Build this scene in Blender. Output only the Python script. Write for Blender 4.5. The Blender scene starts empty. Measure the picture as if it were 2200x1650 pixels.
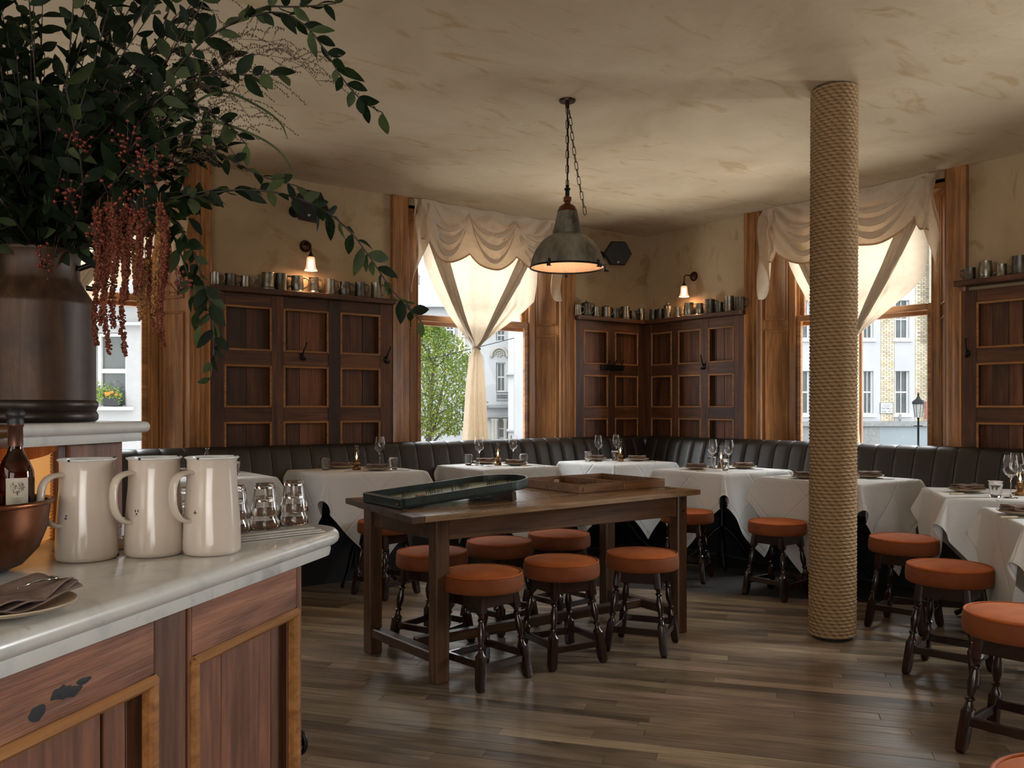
import bpy, math, random
from mathutils import Vector, Matrix
R = random.Random(7)
PI = math.pi
sc = bpy.context.scene
COL = sc.collection

# ------------------------------------------------------------------ camera
cd = bpy.data.cameras.new('camera'); cam = bpy.data.objects.new('camera', cd); COL.objects.link(cam)
cam.location = (0, 0, 1.25)
cam.rotation_euler = (PI/2, 0, -math.radians(36.38))
cd.sensor_width = 36.0; cd.lens = 36.0*1844/2200
cd.shift_y = 50/2200.0
cd.clip_start = 0.05; cd.clip_end = 300
sc.camera = cam

# ------------------------------------------------------------------ world, lights, exposure
w = bpy.data.worlds.new('sky'); sc.world = w; w.use_nodes = True
wn = w.node_tree.nodes; wl = w.node_tree.links
for n_ in list(wn): wn.remove(n_)
wo = wn.new('ShaderNodeOutputWorld'); wb = wn.new('ShaderNodeBackground')
wt = wn.new('ShaderNodeTexCoord'); wz = wn.new('ShaderNodeTexNoise'); wr = wn.new('ShaderNodeValToRGB')
wz.inputs['Scale'].default_value = 2.0
wr.color_ramp.elements[0].color = (.86, .90, .96, 1); wr.color_ramp.elements[1].color = (1, 1, 1, 1)
wl.new(wt.outputs['Generated'], wz.inputs['Vector']); wl.new(wz.outputs['Fac'], wr.inputs['Fac'])
wl.new(wr.outputs['Color'], wb.inputs['Color']); wl.new(wb.outputs['Background'], wo.inputs['Surface'])
wb.inputs['Strength'].default_value = 2.3

def area(name, loc, target, sx, sy, power, color=(1, 1, 1), spread=PI):
    l = bpy.data.lights.new(name, 'AREA'); l.shape = 'RECTANGLE'; l.size = sx; l.size_y = sy
    l.energy = power; l.color = color; l.spread = spread
    o = bpy.data.objects.new(name, l); COL.objects.link(o); o.location = loc
    d = Vector(target)-Vector(loc); o.rotation_euler = d.to_track_quat('-Z', 'Y').to_euler()
    return o
def point(name, loc, power, color, r=.02):
    l = bpy.data.lights.new(name, 'POINT'); l.energy = power; l.color = color; l.shadow_soft_size = r
    o = bpy.data.objects.new(name, l); COL.objects.link(o); o.location = loc
    return o
DAY = (.93, .97, 1.0)
# lamps added to strengthen the sky light through the windows (big soft sources out in the street, above what the windows show)
area('daylight_north_window', (4.33, 8.6, 4.6), (4.2, 5.6, 1.0), 2.6, 2.2, 430, DAY)
area('daylight_north_left_window', (.93, 8.6, 4.6), (.93, 5.6, 1.0), 2.6, 2.2, 360, DAY)
area('daylight_east_window', (8.7, 3.98, 4.6), (5.6, 3.9, 1.0), 2.6, 2.2, 430, DAY)
area('fill_east_near', (7.6, .59, 2.6), (4.6, 1.0, 1.0), 1.6, 2.2, 300, DAY)  # added lamp outside the unseen near window
# the last three are fill lamps added out of view, behind and beside the camera
# up-lights added below the sills to brighten the ceiling, like street bounce
area('ceiling_fill_north', (4.33, 8.5, -.4), (4.1, 5.0, 3.1), 2.8, 1.1, 150, (1.0, .96, .92))
area('ceiling_fill_north_left', (.93, 8.5, -.4), (1.2, 5.0, 3.1), 2.8, 1.1, 130, (1.0, .96, .92))
area('ceiling_fill_east', (8.5, 3.98, -.4), (5.0, 3.7, 3.1), 2.8, 1.1, 175, (1.0, .96, .92))
area('ceiling_fill_east_near', (8.5, .59, -.4), (5.0, .9, 3.1), 2.8, 1.1, 200, (1.0, .96, .92))
area('fill_back', (-1.6, -2.7, 1.9), (2.6, 3.0, 1.2), 3.6, 1.8, 58, (1.0, .97, .93))  # added fill lamp, this wall has no windows
area('fill_back_low', (-1.2, -2.6, .8), (3.6, 4.2, 2.98), 3.4, 1.2, 50, (1.0, .97, .93))  # low fill added to brighten the far ceiling
area('fill_side', (-3.2, 1.0, 1.9), (1.5, 2.2, 1.2), 2.6, 1.6, 28, (1.0, .95, .88))  # side fill added in front of a solid wall

sc.view_settings.view_transform = 'Standard'
sc.view_settings.look = 'None'
sc.view_settings.exposure = 0.55
sc.view_settings.gamma = 1.0
sc.view_settings.use_curve_mapping = False
sc.cycles.use_denoising = True
sc.cycles.max_bounces = 14; sc.cycles.diffuse_bounces = 5; sc.cycles.glossy_bounces = 4
sc.cycles.transmission_bounces = 14; sc.cycles.transparent_max_bounces = 14
sc.cycles.caustics_reflective = False; sc.cycles.caustics_refractive = False
sc.cycles.sample_clamp_indirect = 4.0

# ------------------------------------------------------------------ materials
def mat(name):
    m = bpy.data.materials.new(name); m.use_nodes = True
    nt = m.node_tree; b = nt.nodes['Principled BSDF']
    return m, nt, b
def nd(nt, t, **kw):
    n = nt.nodes.new(t)
    for k, v in kw.items():
        if k.startswith('i_'): n.inputs[int(k[2:])].default_value = v
        else: setattr(n, k, v)
    return n
def coords(nt, scale, kind='Object', rnd=True):
    tc = nt.nodes.new('ShaderNodeTexCoord'); mp = nt.nodes.new('ShaderNodeMapping')
    mp.inputs['Scale'].default_value = scale
    if rnd:
        oi = nt.nodes.new('ShaderNodeObjectInfo'); ad = nt.nodes.new('ShaderNodeVectorMath'); ad.operation = 'ADD'
        ml = nt.nodes.new('ShaderNodeMath'); ml.operation = 'MULTIPLY'; ml.inputs[1].default_value = 37.0
        nt.links.new(oi.outputs['Random'], ml.inputs[0]); nt.links.new(tc.outputs[kind], ad.inputs[0])
        nt.links.new(ml.outputs[0], ad.inputs[1]); nt.links.new(ad.outputs[0], mp.inputs['Vector'])
    else: nt.links.new(tc.outputs[kind], mp.inputs['Vector'])
    return mp.outputs['Vector']
def noise(nt, vec, scale=1, detail=5, rough=.6, dist=0.0):
    n = nt.nodes.new('ShaderNodeTexNoise')
    n.inputs['Scale'].default_value = scale; n.inputs['Detail'].default_value = detail
    n.inputs['Roughness'].default_value = rough; n.inputs['Distortion'].default_value = dist
    nt.links.new(vec, n.inputs['Vector']); return n.outputs['Fac']
def ramp(nt, fac, stops):
    r = nt.nodes.new('ShaderNodeValToRGB'); e = r.color_ramp.elements
    while len(e) < len(stops): e.new(.5)
    for k, (p, c) in enumerate(stops): e[k].position = p; e[k].color = (*c, 1)
    nt.links.new(fac, r.inputs['Fac']); return r.outputs['Color']
def mul(nt, a, b, fac=1.0, mode='MULTIPLY'):
    m = nt.nodes.new('ShaderNodeMix'); m.data_type = 'RGBA'; m.blend_type = mode
    m.inputs[0].default_value = fac
    for s, x in ((6, a), (7, b)):
        if hasattr(x, 'is_linked') or hasattr(x, 'links'): nt.links.new(x, m.inputs[s])
        else: m.inputs[s].default_value = (*x, 1)
    return m.outputs[2]
def bump(nt, b, h, strength=.2, dist=.01):
    bp = nt.nodes.new('ShaderNodeBump'); bp.inputs['Strength'].default_value = strength; bp.inputs['Distance'].default_value = dist
    nt.links.new(h, bp.inputs['Height']); nt.links.new(bp.outputs['Normal'], b.inputs['Normal'])
def tinted(nt, col, lo=.6):
    at = nt.nodes.new('ShaderNodeAttribute'); at.attribute_name = 'tint'
    return mul(nt, col, at.outputs['Color'])
def plain(name, c, rough=.5, metal=0, spec=None, bumpy=0, var=.12, scale=12):
    m, nt, b = mat(name)
    v = coords(nt, (scale,)*3)
    f = noise(nt, v, 1, 4)
    k = tuple(x*(1-var*2) for x in c); k2 = tuple(min(1, x*(1+var)) for x in c)
    col = ramp(nt, f, [(.3, k), (.7, k2)])
    nt.links.new(tinted(nt, col), b.inputs['Base Color'])
    b.inputs['Roughness'].default_value = rough; b.inputs['Metallic'].default_value = metal
    if spec is not None: b.inputs['Specular IOR Level'].default_value = spec
    if bumpy: bump(nt, b, f, bumpy, .004)
    return m
def wood(name, dark, mid, light, axis='z', rough=.42, stain=.5, scale=1.0, bmp=.25, coat=0.0):
    m, nt, b = mat(name)
    s = {'x': (1.2, 22, 22), 'y': (22, 1.2, 22), 'z': (22, 22, 1.2)}[axis]
    v = coords(nt, tuple(q*scale for q in s))
    f = noise(nt, v, 1, 7, .62, 1.3)
    col = ramp(nt, f, [(.25, dark), (.5, mid), (.74, light)])
    v2 = coords(nt, tuple((q*.12+1.2)*scale for q in s))
    g = noise(nt, v2, 1.1, 5, .6, .8)
    sh = ramp(nt, g, [(.32, (1-stain,)*3), (.62, (1, 1, 1))])
    col = mul(nt, col, sh)
    v3 = coords(nt, tuple(q*3.2*scale for q in s))
    fine = noise(nt, v3, 1, 3, .7)
    col = mul(nt, col, ramp(nt, fine, [(.35, (.72, .70, .68)), (.55, (1, 1, 1))]))
    nt.links.new(tinted(nt, col), b.inputs['Base Color'])
    rr = nt.nodes.new('ShaderNodeMapRange'); rr.inputs[3].default_value = rough-.1; rr.inputs[4].default_value = rough+.16
    nt.links.new(g, rr.inputs[0]); nt.links.new(rr.outputs[0], b.inputs['Roughness'])
    b.inputs['Coat Weight'].default_value = coat; b.inputs['Coat Roughness'].default_value = .12
    bump(nt, b, fine, bmp, .002)
    return m
def emit(name, c, s):
    m, nt, b = mat(name); b.inputs['Base Color'].default_value = (*c, 1)
    b.inputs['Emission Color'].default_value = (*c, 1); b.inputs['Emission Strength'].default_value = s
    return m
def glass(name, c=(1, 1, 1), rough=0.0, ior=1.45):
    m, nt, b = mat(name); b.inputs['Base Color'].default_value = (*c, 1)
    b.inputs['Transmission Weight'].default_value = 1; b.inputs['Roughness'].default_value = rough; b.inputs['IOR'].default_value = ior
    return m
def thin_glass(name, tint=(1, 1, 1), refl=.12):
    m, nt, b = mat(name); nt.nodes.remove(b)
    o = [n for n in nt.nodes if n.type == 'OUTPUT_MATERIAL'][0]
    t = nt.nodes.new('ShaderNodeBsdfTransparent'); t.inputs[0].default_value = (*tint, 1)
    g = nt.nodes.new('ShaderNodeBsdfGlossy'); g.inputs['Roughness'].default_value = .02
    lw = nt.nodes.new('ShaderNodeLayerWeight'); lw.inputs[0].default_value = refl
    mx = nt.nodes.new('ShaderNodeMixShader')
    nt.links.new(lw.outputs['Fresnel'], mx.inputs[0]); nt.links.new(t.outputs[0], mx.inputs[1]); nt.links.new(g.outputs[0], mx.inputs[2])
    nt.links.new(mx.outputs[0], o.inputs[0])
    return m
def fabric_sheer(name, c, c2, trans=.18, weave=600):
    m, nt, b = mat(name); nt.nodes.remove(b)
    o = [n for n in nt.nodes if n.type == 'OUTPUT_MATERIAL'][0]
    v = coords(nt, (1, 1, 1)); f = noise(nt, v, 26, 5, .7)
    col = tinted(nt, ramp(nt, f, [(.3, c2), (.7, c)]))
    d = nt.nodes.new('ShaderNodeBsdfDiffuse'); tl = nt.nodes.new('ShaderNodeBsdfTranslucent'); t = nt.nodes.new('ShaderNodeBsdfTransparent')
    wc = mul(nt, col, (1.0, .90, .78)); nt.links.new(col, d.inputs[0]); nt.links.new(wc, tl.inputs[0]); nt.links.new(wc, t.inputs[0])
    m1 = nt.nodes.new('ShaderNodeMixShader'); m1.inputs[0].default_value = .34
    m2 = nt.nodes.new('ShaderNodeMixShader'); m2.inputs[0].default_value = trans
    nt.links.new(d.outputs[0], m1.inputs[1]); nt.links.new(tl.outputs[0], m1.inputs[2])
    nt.links.new(m1.outputs[0], m2.inputs[1]); nt.links.new(t.outputs[0], m2.inputs[2]); nt.links.new(m2.outputs[0], o.inputs[0])
    return m
def plaster(name, a, b_, c, rough=.85, streak=1.0):
    m, nt, b = mat(name)
    v = coords(nt, (.9, .9, .9), rnd=False); f = noise(nt, v, 1.6, 8, .62, .6)
    col = ramp(nt, f, [(.3, a), (.5, b_), (.72, c)])
    v2 = coords(nt, (1.3, 4.2, 2.0), rnd=False); g = noise(nt, v2, 1.3, 4, .55, 1.6)
    col = mul(nt, col, ramp(nt, g, [(.58, (1, 1, 1)), (.70, (.84*streak, .76*streak, .62*streak)), (.78, (.98, .98, .97))]))
    nt.links.new(col, b.inputs['Base Color']); b.inputs['Roughness'].default_value = rough
    b.inputs['Specular IOR Level'].default_value = .25
    h = noise(nt, v, 9, 8, .6); bump(nt, b, h, .28, .012)
    return m
def marble(name, stain=None):
    m, nt, b = mat(name)
    v = coords(nt, (1, 1, 1), rnd=False); f = noise(nt, v, 5, 8, .62, 1.8)
    col = ramp(nt, f, [(.25, (.34, .345, .34)), (.38, (.50, .505, .49)), (.50, (.585, .58, .55)), (.8, (.64, .63, .585))])
    g = noise(nt, v, 30, 4, .6); col = mul(nt, col, ramp(nt, g, [(.22, (.62, .55, .42)), (.34, (1, 1, 1))]))
    if stain is not None:
        sp_ = nt.nodes.new('ShaderNodeSeparateXYZ'); nt.links.new(v, sp_.inputs[0])
        q = nd(nt, 'ShaderNodeMath', operation='MULTIPLY_ADD'); q.inputs[1].default_value = .10; nt.links.new(g, q.inputs[0]); nt.links.new(sp_.outputs[0], q.inputs[2])
        mr = nt.nodes.new('ShaderNodeMapRange'); mr.inputs[1].default_value = stain+.03; mr.inputs[2].default_value = stain+.06; nt.links.new(q.outputs[0], mr.inputs[0])
        mx_ = nt.nodes.new('ShaderNodeMix'); mx_.data_type = 'RGBA'; nt.links.new(mr.outputs[0], mx_.inputs[0]); mx_.inputs[6].default_value = (.085, .032, .010, 1); nt.links.new(col, mx_.inputs[7]); col = mx_.outputs[2]
    nt.links.new(tinted(nt, col), b.inputs['Base Color']); b.inputs['Roughness'].default_value = .24
    b.inputs['Coat Weight'].default_value = .15
    h = noise(nt, v, 60, 3); bump(nt, b, h, .05, .002)
    return m
M = {}
M['floor'] = wood('floor_oak', (.165, .125, .090), (.335, .260, .185), (.47, .38, .28), 'x', .30, .55, 1, .25)
M['subfloor'] = plain('subfloor_dark', (.012, .009, .006), .9)
M['ceiling'] = plaster('ceiling_plaster', (.44, .335, .215), (.52, .415, .28), (.59, .485, .34))
M['wall'] = plaster('wall_plaster', (.35, .245, .135), (.42, .31, .185), (.48, .365, .23), .7, .9)
for ax in 'xyz':
    M['panel_'+ax] = wood('dark_panelling_'+ax, (.038, .013, .005), (.125, .044, .017), (.225, .088, .034), ax, .46, .6)
    M['trim_'+ax] = wood('window_joinery_'+ax, (.20, .078, .020), (.40, .17, .050), (.58, .29, .10), ax, .34, .45, 1, .15, .15)
    M['bead_'+ax] = wood('bead_moulding_'+ax, (.22, .085, .022), (.36, .155, .045), (.46, .22, .075), ax, .42, .3)
    M['oak_'+ax] = wood('table_oak_'+ax, (.030, .013, .006), (.085, .040, .018), (.15, .075, .034), ax, .38, .5, 1, .3)
    M['bar_'+ax] = wood('bar_oak_'+ax, (.15, .056, .030), (.29, .115, .062), (.42, .19, .108), ax, .5, .6, 1, .9)
    M['stool_'+ax] = wood('stool_wood_'+ax, (.007, .003, .002), (.020, .007, .005), (.045, .014, .009), ax, .2, .4, 1, .06, .4)
M['oaktop'] = wood('table_top_oak', (.14, .075, .035), (.27, .16, .080), (.38, .25, .13), 'x', .26, .35, 1, .2)
M['boxwood'] = wood('box_oak', (.13, .055, .020), (.24, .110, .042), (.33, .165, .07), 'x', .42, .3)
M['leather'] = plain('black_leather', (.022, .019, .017), .40, 0, .55, .06, .15, 40)
M['iron'] = plain('black_iron', (.012, .012, .012), .4, .6, None, .2)
M['darkcloth'] = plain('dark_backing', (.01, .009, .008), .9)
M['brass'] = plain('aged_brass', (.30, .17, .07), .35, .9)
M['bronze'] = plain('bronze', (.055, .028, .016), .35, .8)
M['pewter'] = plain('pewter', (.30, .28, .235), .33, .95, None, .1, .2, 30)
M['pewter_dark'] = plain('dark_pewter', (.13, .125, .11), .4, .95, None, .1, .2, 30)
M['copper'] = plain('worn_copper', (.21, .080, .040), .34, .95, None, .1, .35, 9)
m, nt, b = mat('rusted_churn')
v = coords(nt, (26, 26, 2.2)); f = noise(nt, v, 1, 6, .65, .6); v2 = coords(nt, (5, 5, 5)); g = noise(nt, v2, 1, 6, .65)
cc = mul(nt, ramp(nt, f, [(.3, (.022, .010, .005)), (.55, (.058, .027, .012)), (.75, (.105, .055, .024))]), ramp(nt, g, [(.34, (.35, .33, .32)), (.6, (1, 1, 1))]))
nt.links.new(cc, b.inputs['Base Color']); b.inputs['Roughness'].default_value = .5; b.inputs['Metallic'].default_value = .3; bump(nt, b, f, .12, .002)
M['churn'] = m
M['churn_base'] = plain('churn_base', (.028, .020, .015), .4, .6, None, .2, .3, 9)
M['enamel'] = plain('cream_enamel', (.56, .49, .42), .13, 0, .6, 0, .03, 5)
M['enamel_in'] = plain('white_enamel', (.62, .64, .64), .2, 0, .6, 0, .03)
M['chip'] = plain('chipped_iron', (.01, .01, .012), .6)
M['marble'] = marble('carrara_marble')
M['stainmarble'] = marble('marble_with_brown_stain', -.325)
M['rope'] = plain('sisal_rope', (.42, .28, .155), .8, 0, .2, .25, .2, 160)
m, nt, b = mat('sisal_rope')
uvn = nt.nodes.new('ShaderNodeUVMap'); sp2 = nt.nodes.new('ShaderNodeSeparateXYZ'); nt.links.new(uvn.outputs[0], sp2.inputs[0])
q3 = nd(nt, 'ShaderNodeMath', operation='MULTIPLY_ADD'); q3.inputs[1].default_value = 3.0; nt.links.new(sp2.outputs[1], q3.inputs[0]); nt.links.new(sp2.outputs[0], q3.inputs[2])
q4 = nd(nt, 'ShaderNodeMath', operation='MULTIPLY'); q4.inputs[1].default_value = PI; nt.links.new(q3.outputs[0], q4.inputs[0])
q5 = nd(nt, 'ShaderNodeMath', operation='SINE'); nt.links.new(q4.outputs[0], q5.inputs[0])
q6 = nd(nt, 'ShaderNodeMath', operation='ABSOLUTE'); nt.links.new(q5.outputs[0], q6.inputs[0])
q7 = nd(nt, 'ShaderNodeMath', operation='POWER'); q7.inputs[1].default_value = .6; nt.links.new(q6.outputs[0], q7.inputs[0])
v = coords(nt, (160,)*3); f = noise(nt, v, 1, 4)
nt.links.new(ramp(nt, f, [(.3, (.27, .17, .085)), (.7, (.45, .305, .17))]), b.inputs['Base Color'])
b.inputs['Roughness'].default_value = .8; b.inputs['Specular IOR Level'].default_value = .2
bump(nt, b, q7.outputs[0], 1.0, .005)
M['rope'] = m
M['white'] = plain('white_paint', (.62, .63, .63), .6, 0, None, 0, .04)
M['rubber'] = plain('black_rubber', (.012, .013, .016), .5)
M['speaker'] = plain('black_speaker', (.010, .010, .012), .6)
M['napkin'] = plain('taupe_linen', (.20, .145, .125), .9, 0, .1, .3, .12, 60)
M['plate'] = plain('stoneware', (.44, .36, .245), .4, 0, None, 0, .05)
M['bone'] = plain('bone_handle', (.60, .50, .31), .4)
M['steel'] = plain('steel', (.55, .55, .54), .2, 1)
M['green'] = plain('bottle_green_paint', (.016, .026, .022), .38, 0, None, .15, .3)
M['baize'] = plain('faded_green_board', (.20, .22, .10), .55, 0, None, 0, .5, 5)
M['felt'] = plain('green_felt', (.01, .07, .035), .9)
M['towel'] = plain('folded_towel', (.50, .475, .44), .9, 0, .1, .4, .08, 50)
M['amber'] = emit('rawhide_shade', (.55, .25, .065), .42)
M['label'] = plain('paper_label', (.55, .50, .40), .7)
M['ink'] = plain('printed_ink', (.10, .08, .07), .8)
M['winebottle'] = glass('amber_bottle_glass', (.16, .055, .008), .03)
M['glass'] = glass('clear_glass')
M['pane'] = thin_glass('window_pane', (.97, .98, .98), .08)
M['chimney'] = thin_glass('chimney_glass', (.98, .98, .97), .35)
M['shade'] = None
M['bulb'] = emit('warm_bulb', (1, .62, .34), 12)
M['flame'] = emit('flame', (1, .50, .16), 28)
M['curtain'] = fabric_sheer('sheer_curtain', (.66, .60, .50), (.58, .51, .42), .05)
M['valance'] = fabric_sheer('valance_cloth', (.76, .65, .51), (.68, .56, .42), .04)
M['hem'] = fabric_sheer('stitched_hem', (.55, .38, .22), (.48, .32, .18), .0)
M['leaf'] = None
M['stem'] = plain('branch_bark', (.022, .012, .008), .6)
M['berry'] = plain('red_berries', (.15, .020, .010), .35)
M['tassel'] = plain('amaranth', (.19, .060, .036), .9, 0, .1, .5, .3, 90)
M['tassel_pale'] = plain('pale_amaranth', (.30, .145, .06), .9, 0, .1, .5, .3, 90)
M['housewhite'] = plain('house_white', (.33, .335, .34), .7, 0, None, 0, .03)
M['grass'] = plain('dry_grass', (.07, .042, .022), .7)
def leafmat(name, a, b_):
    m, nt, b = mat(name); v = coords(nt, (1, 1, 1)); f = noise(nt, v, 14, 3)
    col = tinted(nt, ramp(nt, f, [(.3, a), (.7, b_)]))
    nt.nodes.remove(b); o = [n for n in nt.nodes if n.type == 'OUTPUT_MATERIAL'][0]
    p = nt.nodes.new('ShaderNodeBsdfPrincipled'); nt.links.new(col, p.inputs['Base Color']); p.inputs['Roughness'].default_value = .6; p.inputs['Specular IOR Level'].default_value = .15
    t = nt.nodes.new('ShaderNodeBsdfTranslucent'); nt.links.new(mul(nt, col, (1.3, 1.5, .5)), t.inputs[0])
    mx = nt.nodes.new('ShaderNodeMixShader'); mx.inputs[0].default_value = .3
    nt.links.new(p.outputs[0], mx.inputs[1]); nt.links.new(t.outputs[0], mx.inputs[2]); nt.links.new(mx.outputs[0], o.inputs[0])
    return m
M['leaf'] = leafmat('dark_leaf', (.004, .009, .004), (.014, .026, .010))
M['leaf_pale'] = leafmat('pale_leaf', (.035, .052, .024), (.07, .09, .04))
M['treeleaf'] = leafmat('tree_leaf', (.10, .17, .04), (.24, .30, .09))
m, nt, b = mat('velvet')
v = coords(nt, (1, 1, 1)); f = noise(nt, v, 9, 4, .6)
nt.links.new(tinted(nt, ramp(nt, f, [(.3, (.33, .066, .006)), (.7, (.47, .112, .011))])), b.inputs['Base Color'])
b.inputs['Roughness'].default_value = .8; b.inputs['Sheen Weight'].default_value = .12; b.inputs['Sheen Tint'].default_value = (1, .45, .18, 1); b.inputs['Sheen Roughness'].default_value = .4
M['velvet'] = m
m, nt, b = mat('frosted_shade'); b.inputs['Base Color'].default_value = (1, .80, .66, 1); b.inputs['Transmission Weight'].default_value = .7
b.inputs['Roughness'].default_value = .45; b.inputs['Emission Color'].default_value = (1, .50, .30, 1); b.inputs['Emission Strength'].default_value = .55
M['shade'] = m
m, nt, b = mat('lampshade_iron')
v = coords(nt, (1, 1, .45)); f = noise(nt, v, 9, 7, .65, .4)
nt.links.new(ramp(nt, f, [(.36, (.045, .042, .036)), (.5, (.16, .15, .12)), (.68, (.29, .27, .22))]), b.inputs['Base Color'])
b.inputs['Roughness'].default_value = .5; b.inputs['Metallic'].default_value = .25; bump(nt, b, f, .15, .004)
M['zinc'] = m
m, nt, b = mat('white_cloth')
tc = nt.nodes.new('ShaderNodeTexCoord'); sp = nt.nodes.new('ShaderNodeSeparateXYZ'); nt.links.new(tc.outputs['UV'], sp.inputs[0])
def crease(sock):
    a = nd(nt, 'ShaderNodeMath', operation='MULTIPLY'); a.inputs[1].default_value = 3.0; nt.links.new(sock, a.inputs[0])
    b2 = nd(nt, 'ShaderNodeMath', operation='PINGPONG'); b2.inputs[1].default_value = .5; nt.links.new(a.outputs[0], b2.inputs[0])
    c = nd(nt, 'ShaderNodeMath', operation='SMOOTH_MIN'); c.inputs[1].default_value = .03; c.inputs[2].default_value = .01; nt.links.new(b2.outputs[0], c.inputs[0])
    return c.outputs[0]
ad = nd(nt, 'ShaderNodeMath', operation='ADD'); nt.links.new(crease(sp.outputs[0]), ad.inputs[0]); nt.links.new(crease(sp.outputs[1]), ad.inputs[1])
v = coords(nt, (1, 1, 1)); f = noise(nt, v, 9, 5, .6, 1.0)
s2 = nd(nt, 'ShaderNodeMath', operation='MULTIPLY'); s2.inputs[1].default_value = .05; nt.links.new(f, s2.inputs[0])
a3 = nd(nt, 'ShaderNodeMath', operation='ADD'); nt.links.new(ad.outputs[0], a3.inputs[0]); nt.links.new(s2.outputs[0], a3.inputs[1])
b.inputs['Base Color'].default_value = (.62, .62, .615, 1); b.inputs['Roughness'].default_value = .85; b.inputs['Specular IOR Level'].default_value = .2
b.inputs['Sheen Weight'].default_value = .15
bump(nt, b, a3.outputs[0], .9, .12)
M['cloth'] = m
# street materials
M['stucco'] = plain('white_stucco', (.50, .505, .51), .9, 0, .1, 0, .05, .6)
M['stucco_grey'] = plain('grey_stucco', (.50, .505, .52), .9, 0, .1, 0, .05, .6)
M['cream'] = plain('cream_stucco', (.46, .44, .38), .9, 0, .1, 0, .06, 1)
M['brickmortar'] = plain('mortar', (.50, .46, .36), .9)
M['brick'] = plain('pale_brick', (.70, .63, .48), .9, 0, .1, 0, .14, 2)
M['streetglass'] = plain('street_window_glass', (.10, .115, .11), .15, 0, .5, 0, .3, .8)
M['shopblue'] = plain('blue_grey_fascia', (.29, .335, .355), .6, 0, None, 0, .05, .5)
M['lead'] = plain('lead_ledge', (.28, .285, .28), .7)
M['bark'] = plain('tree_bark', (.13, .10, .075), .9)
M['asphalt'] = plain('asphalt', (.10, .10, .10), .9)
M['orange'] = plain('orange_petals', (.75, .20, .02), .6)
M['redtext'] = plain('red_lettering', (.40, .12, .10), .7)
M['blacktext'] = plain('grey_lettering', (.16, .17, .17), .7)
M['milk'] = plain('lantern_glass', (.36, .36, .33), .3)

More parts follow.
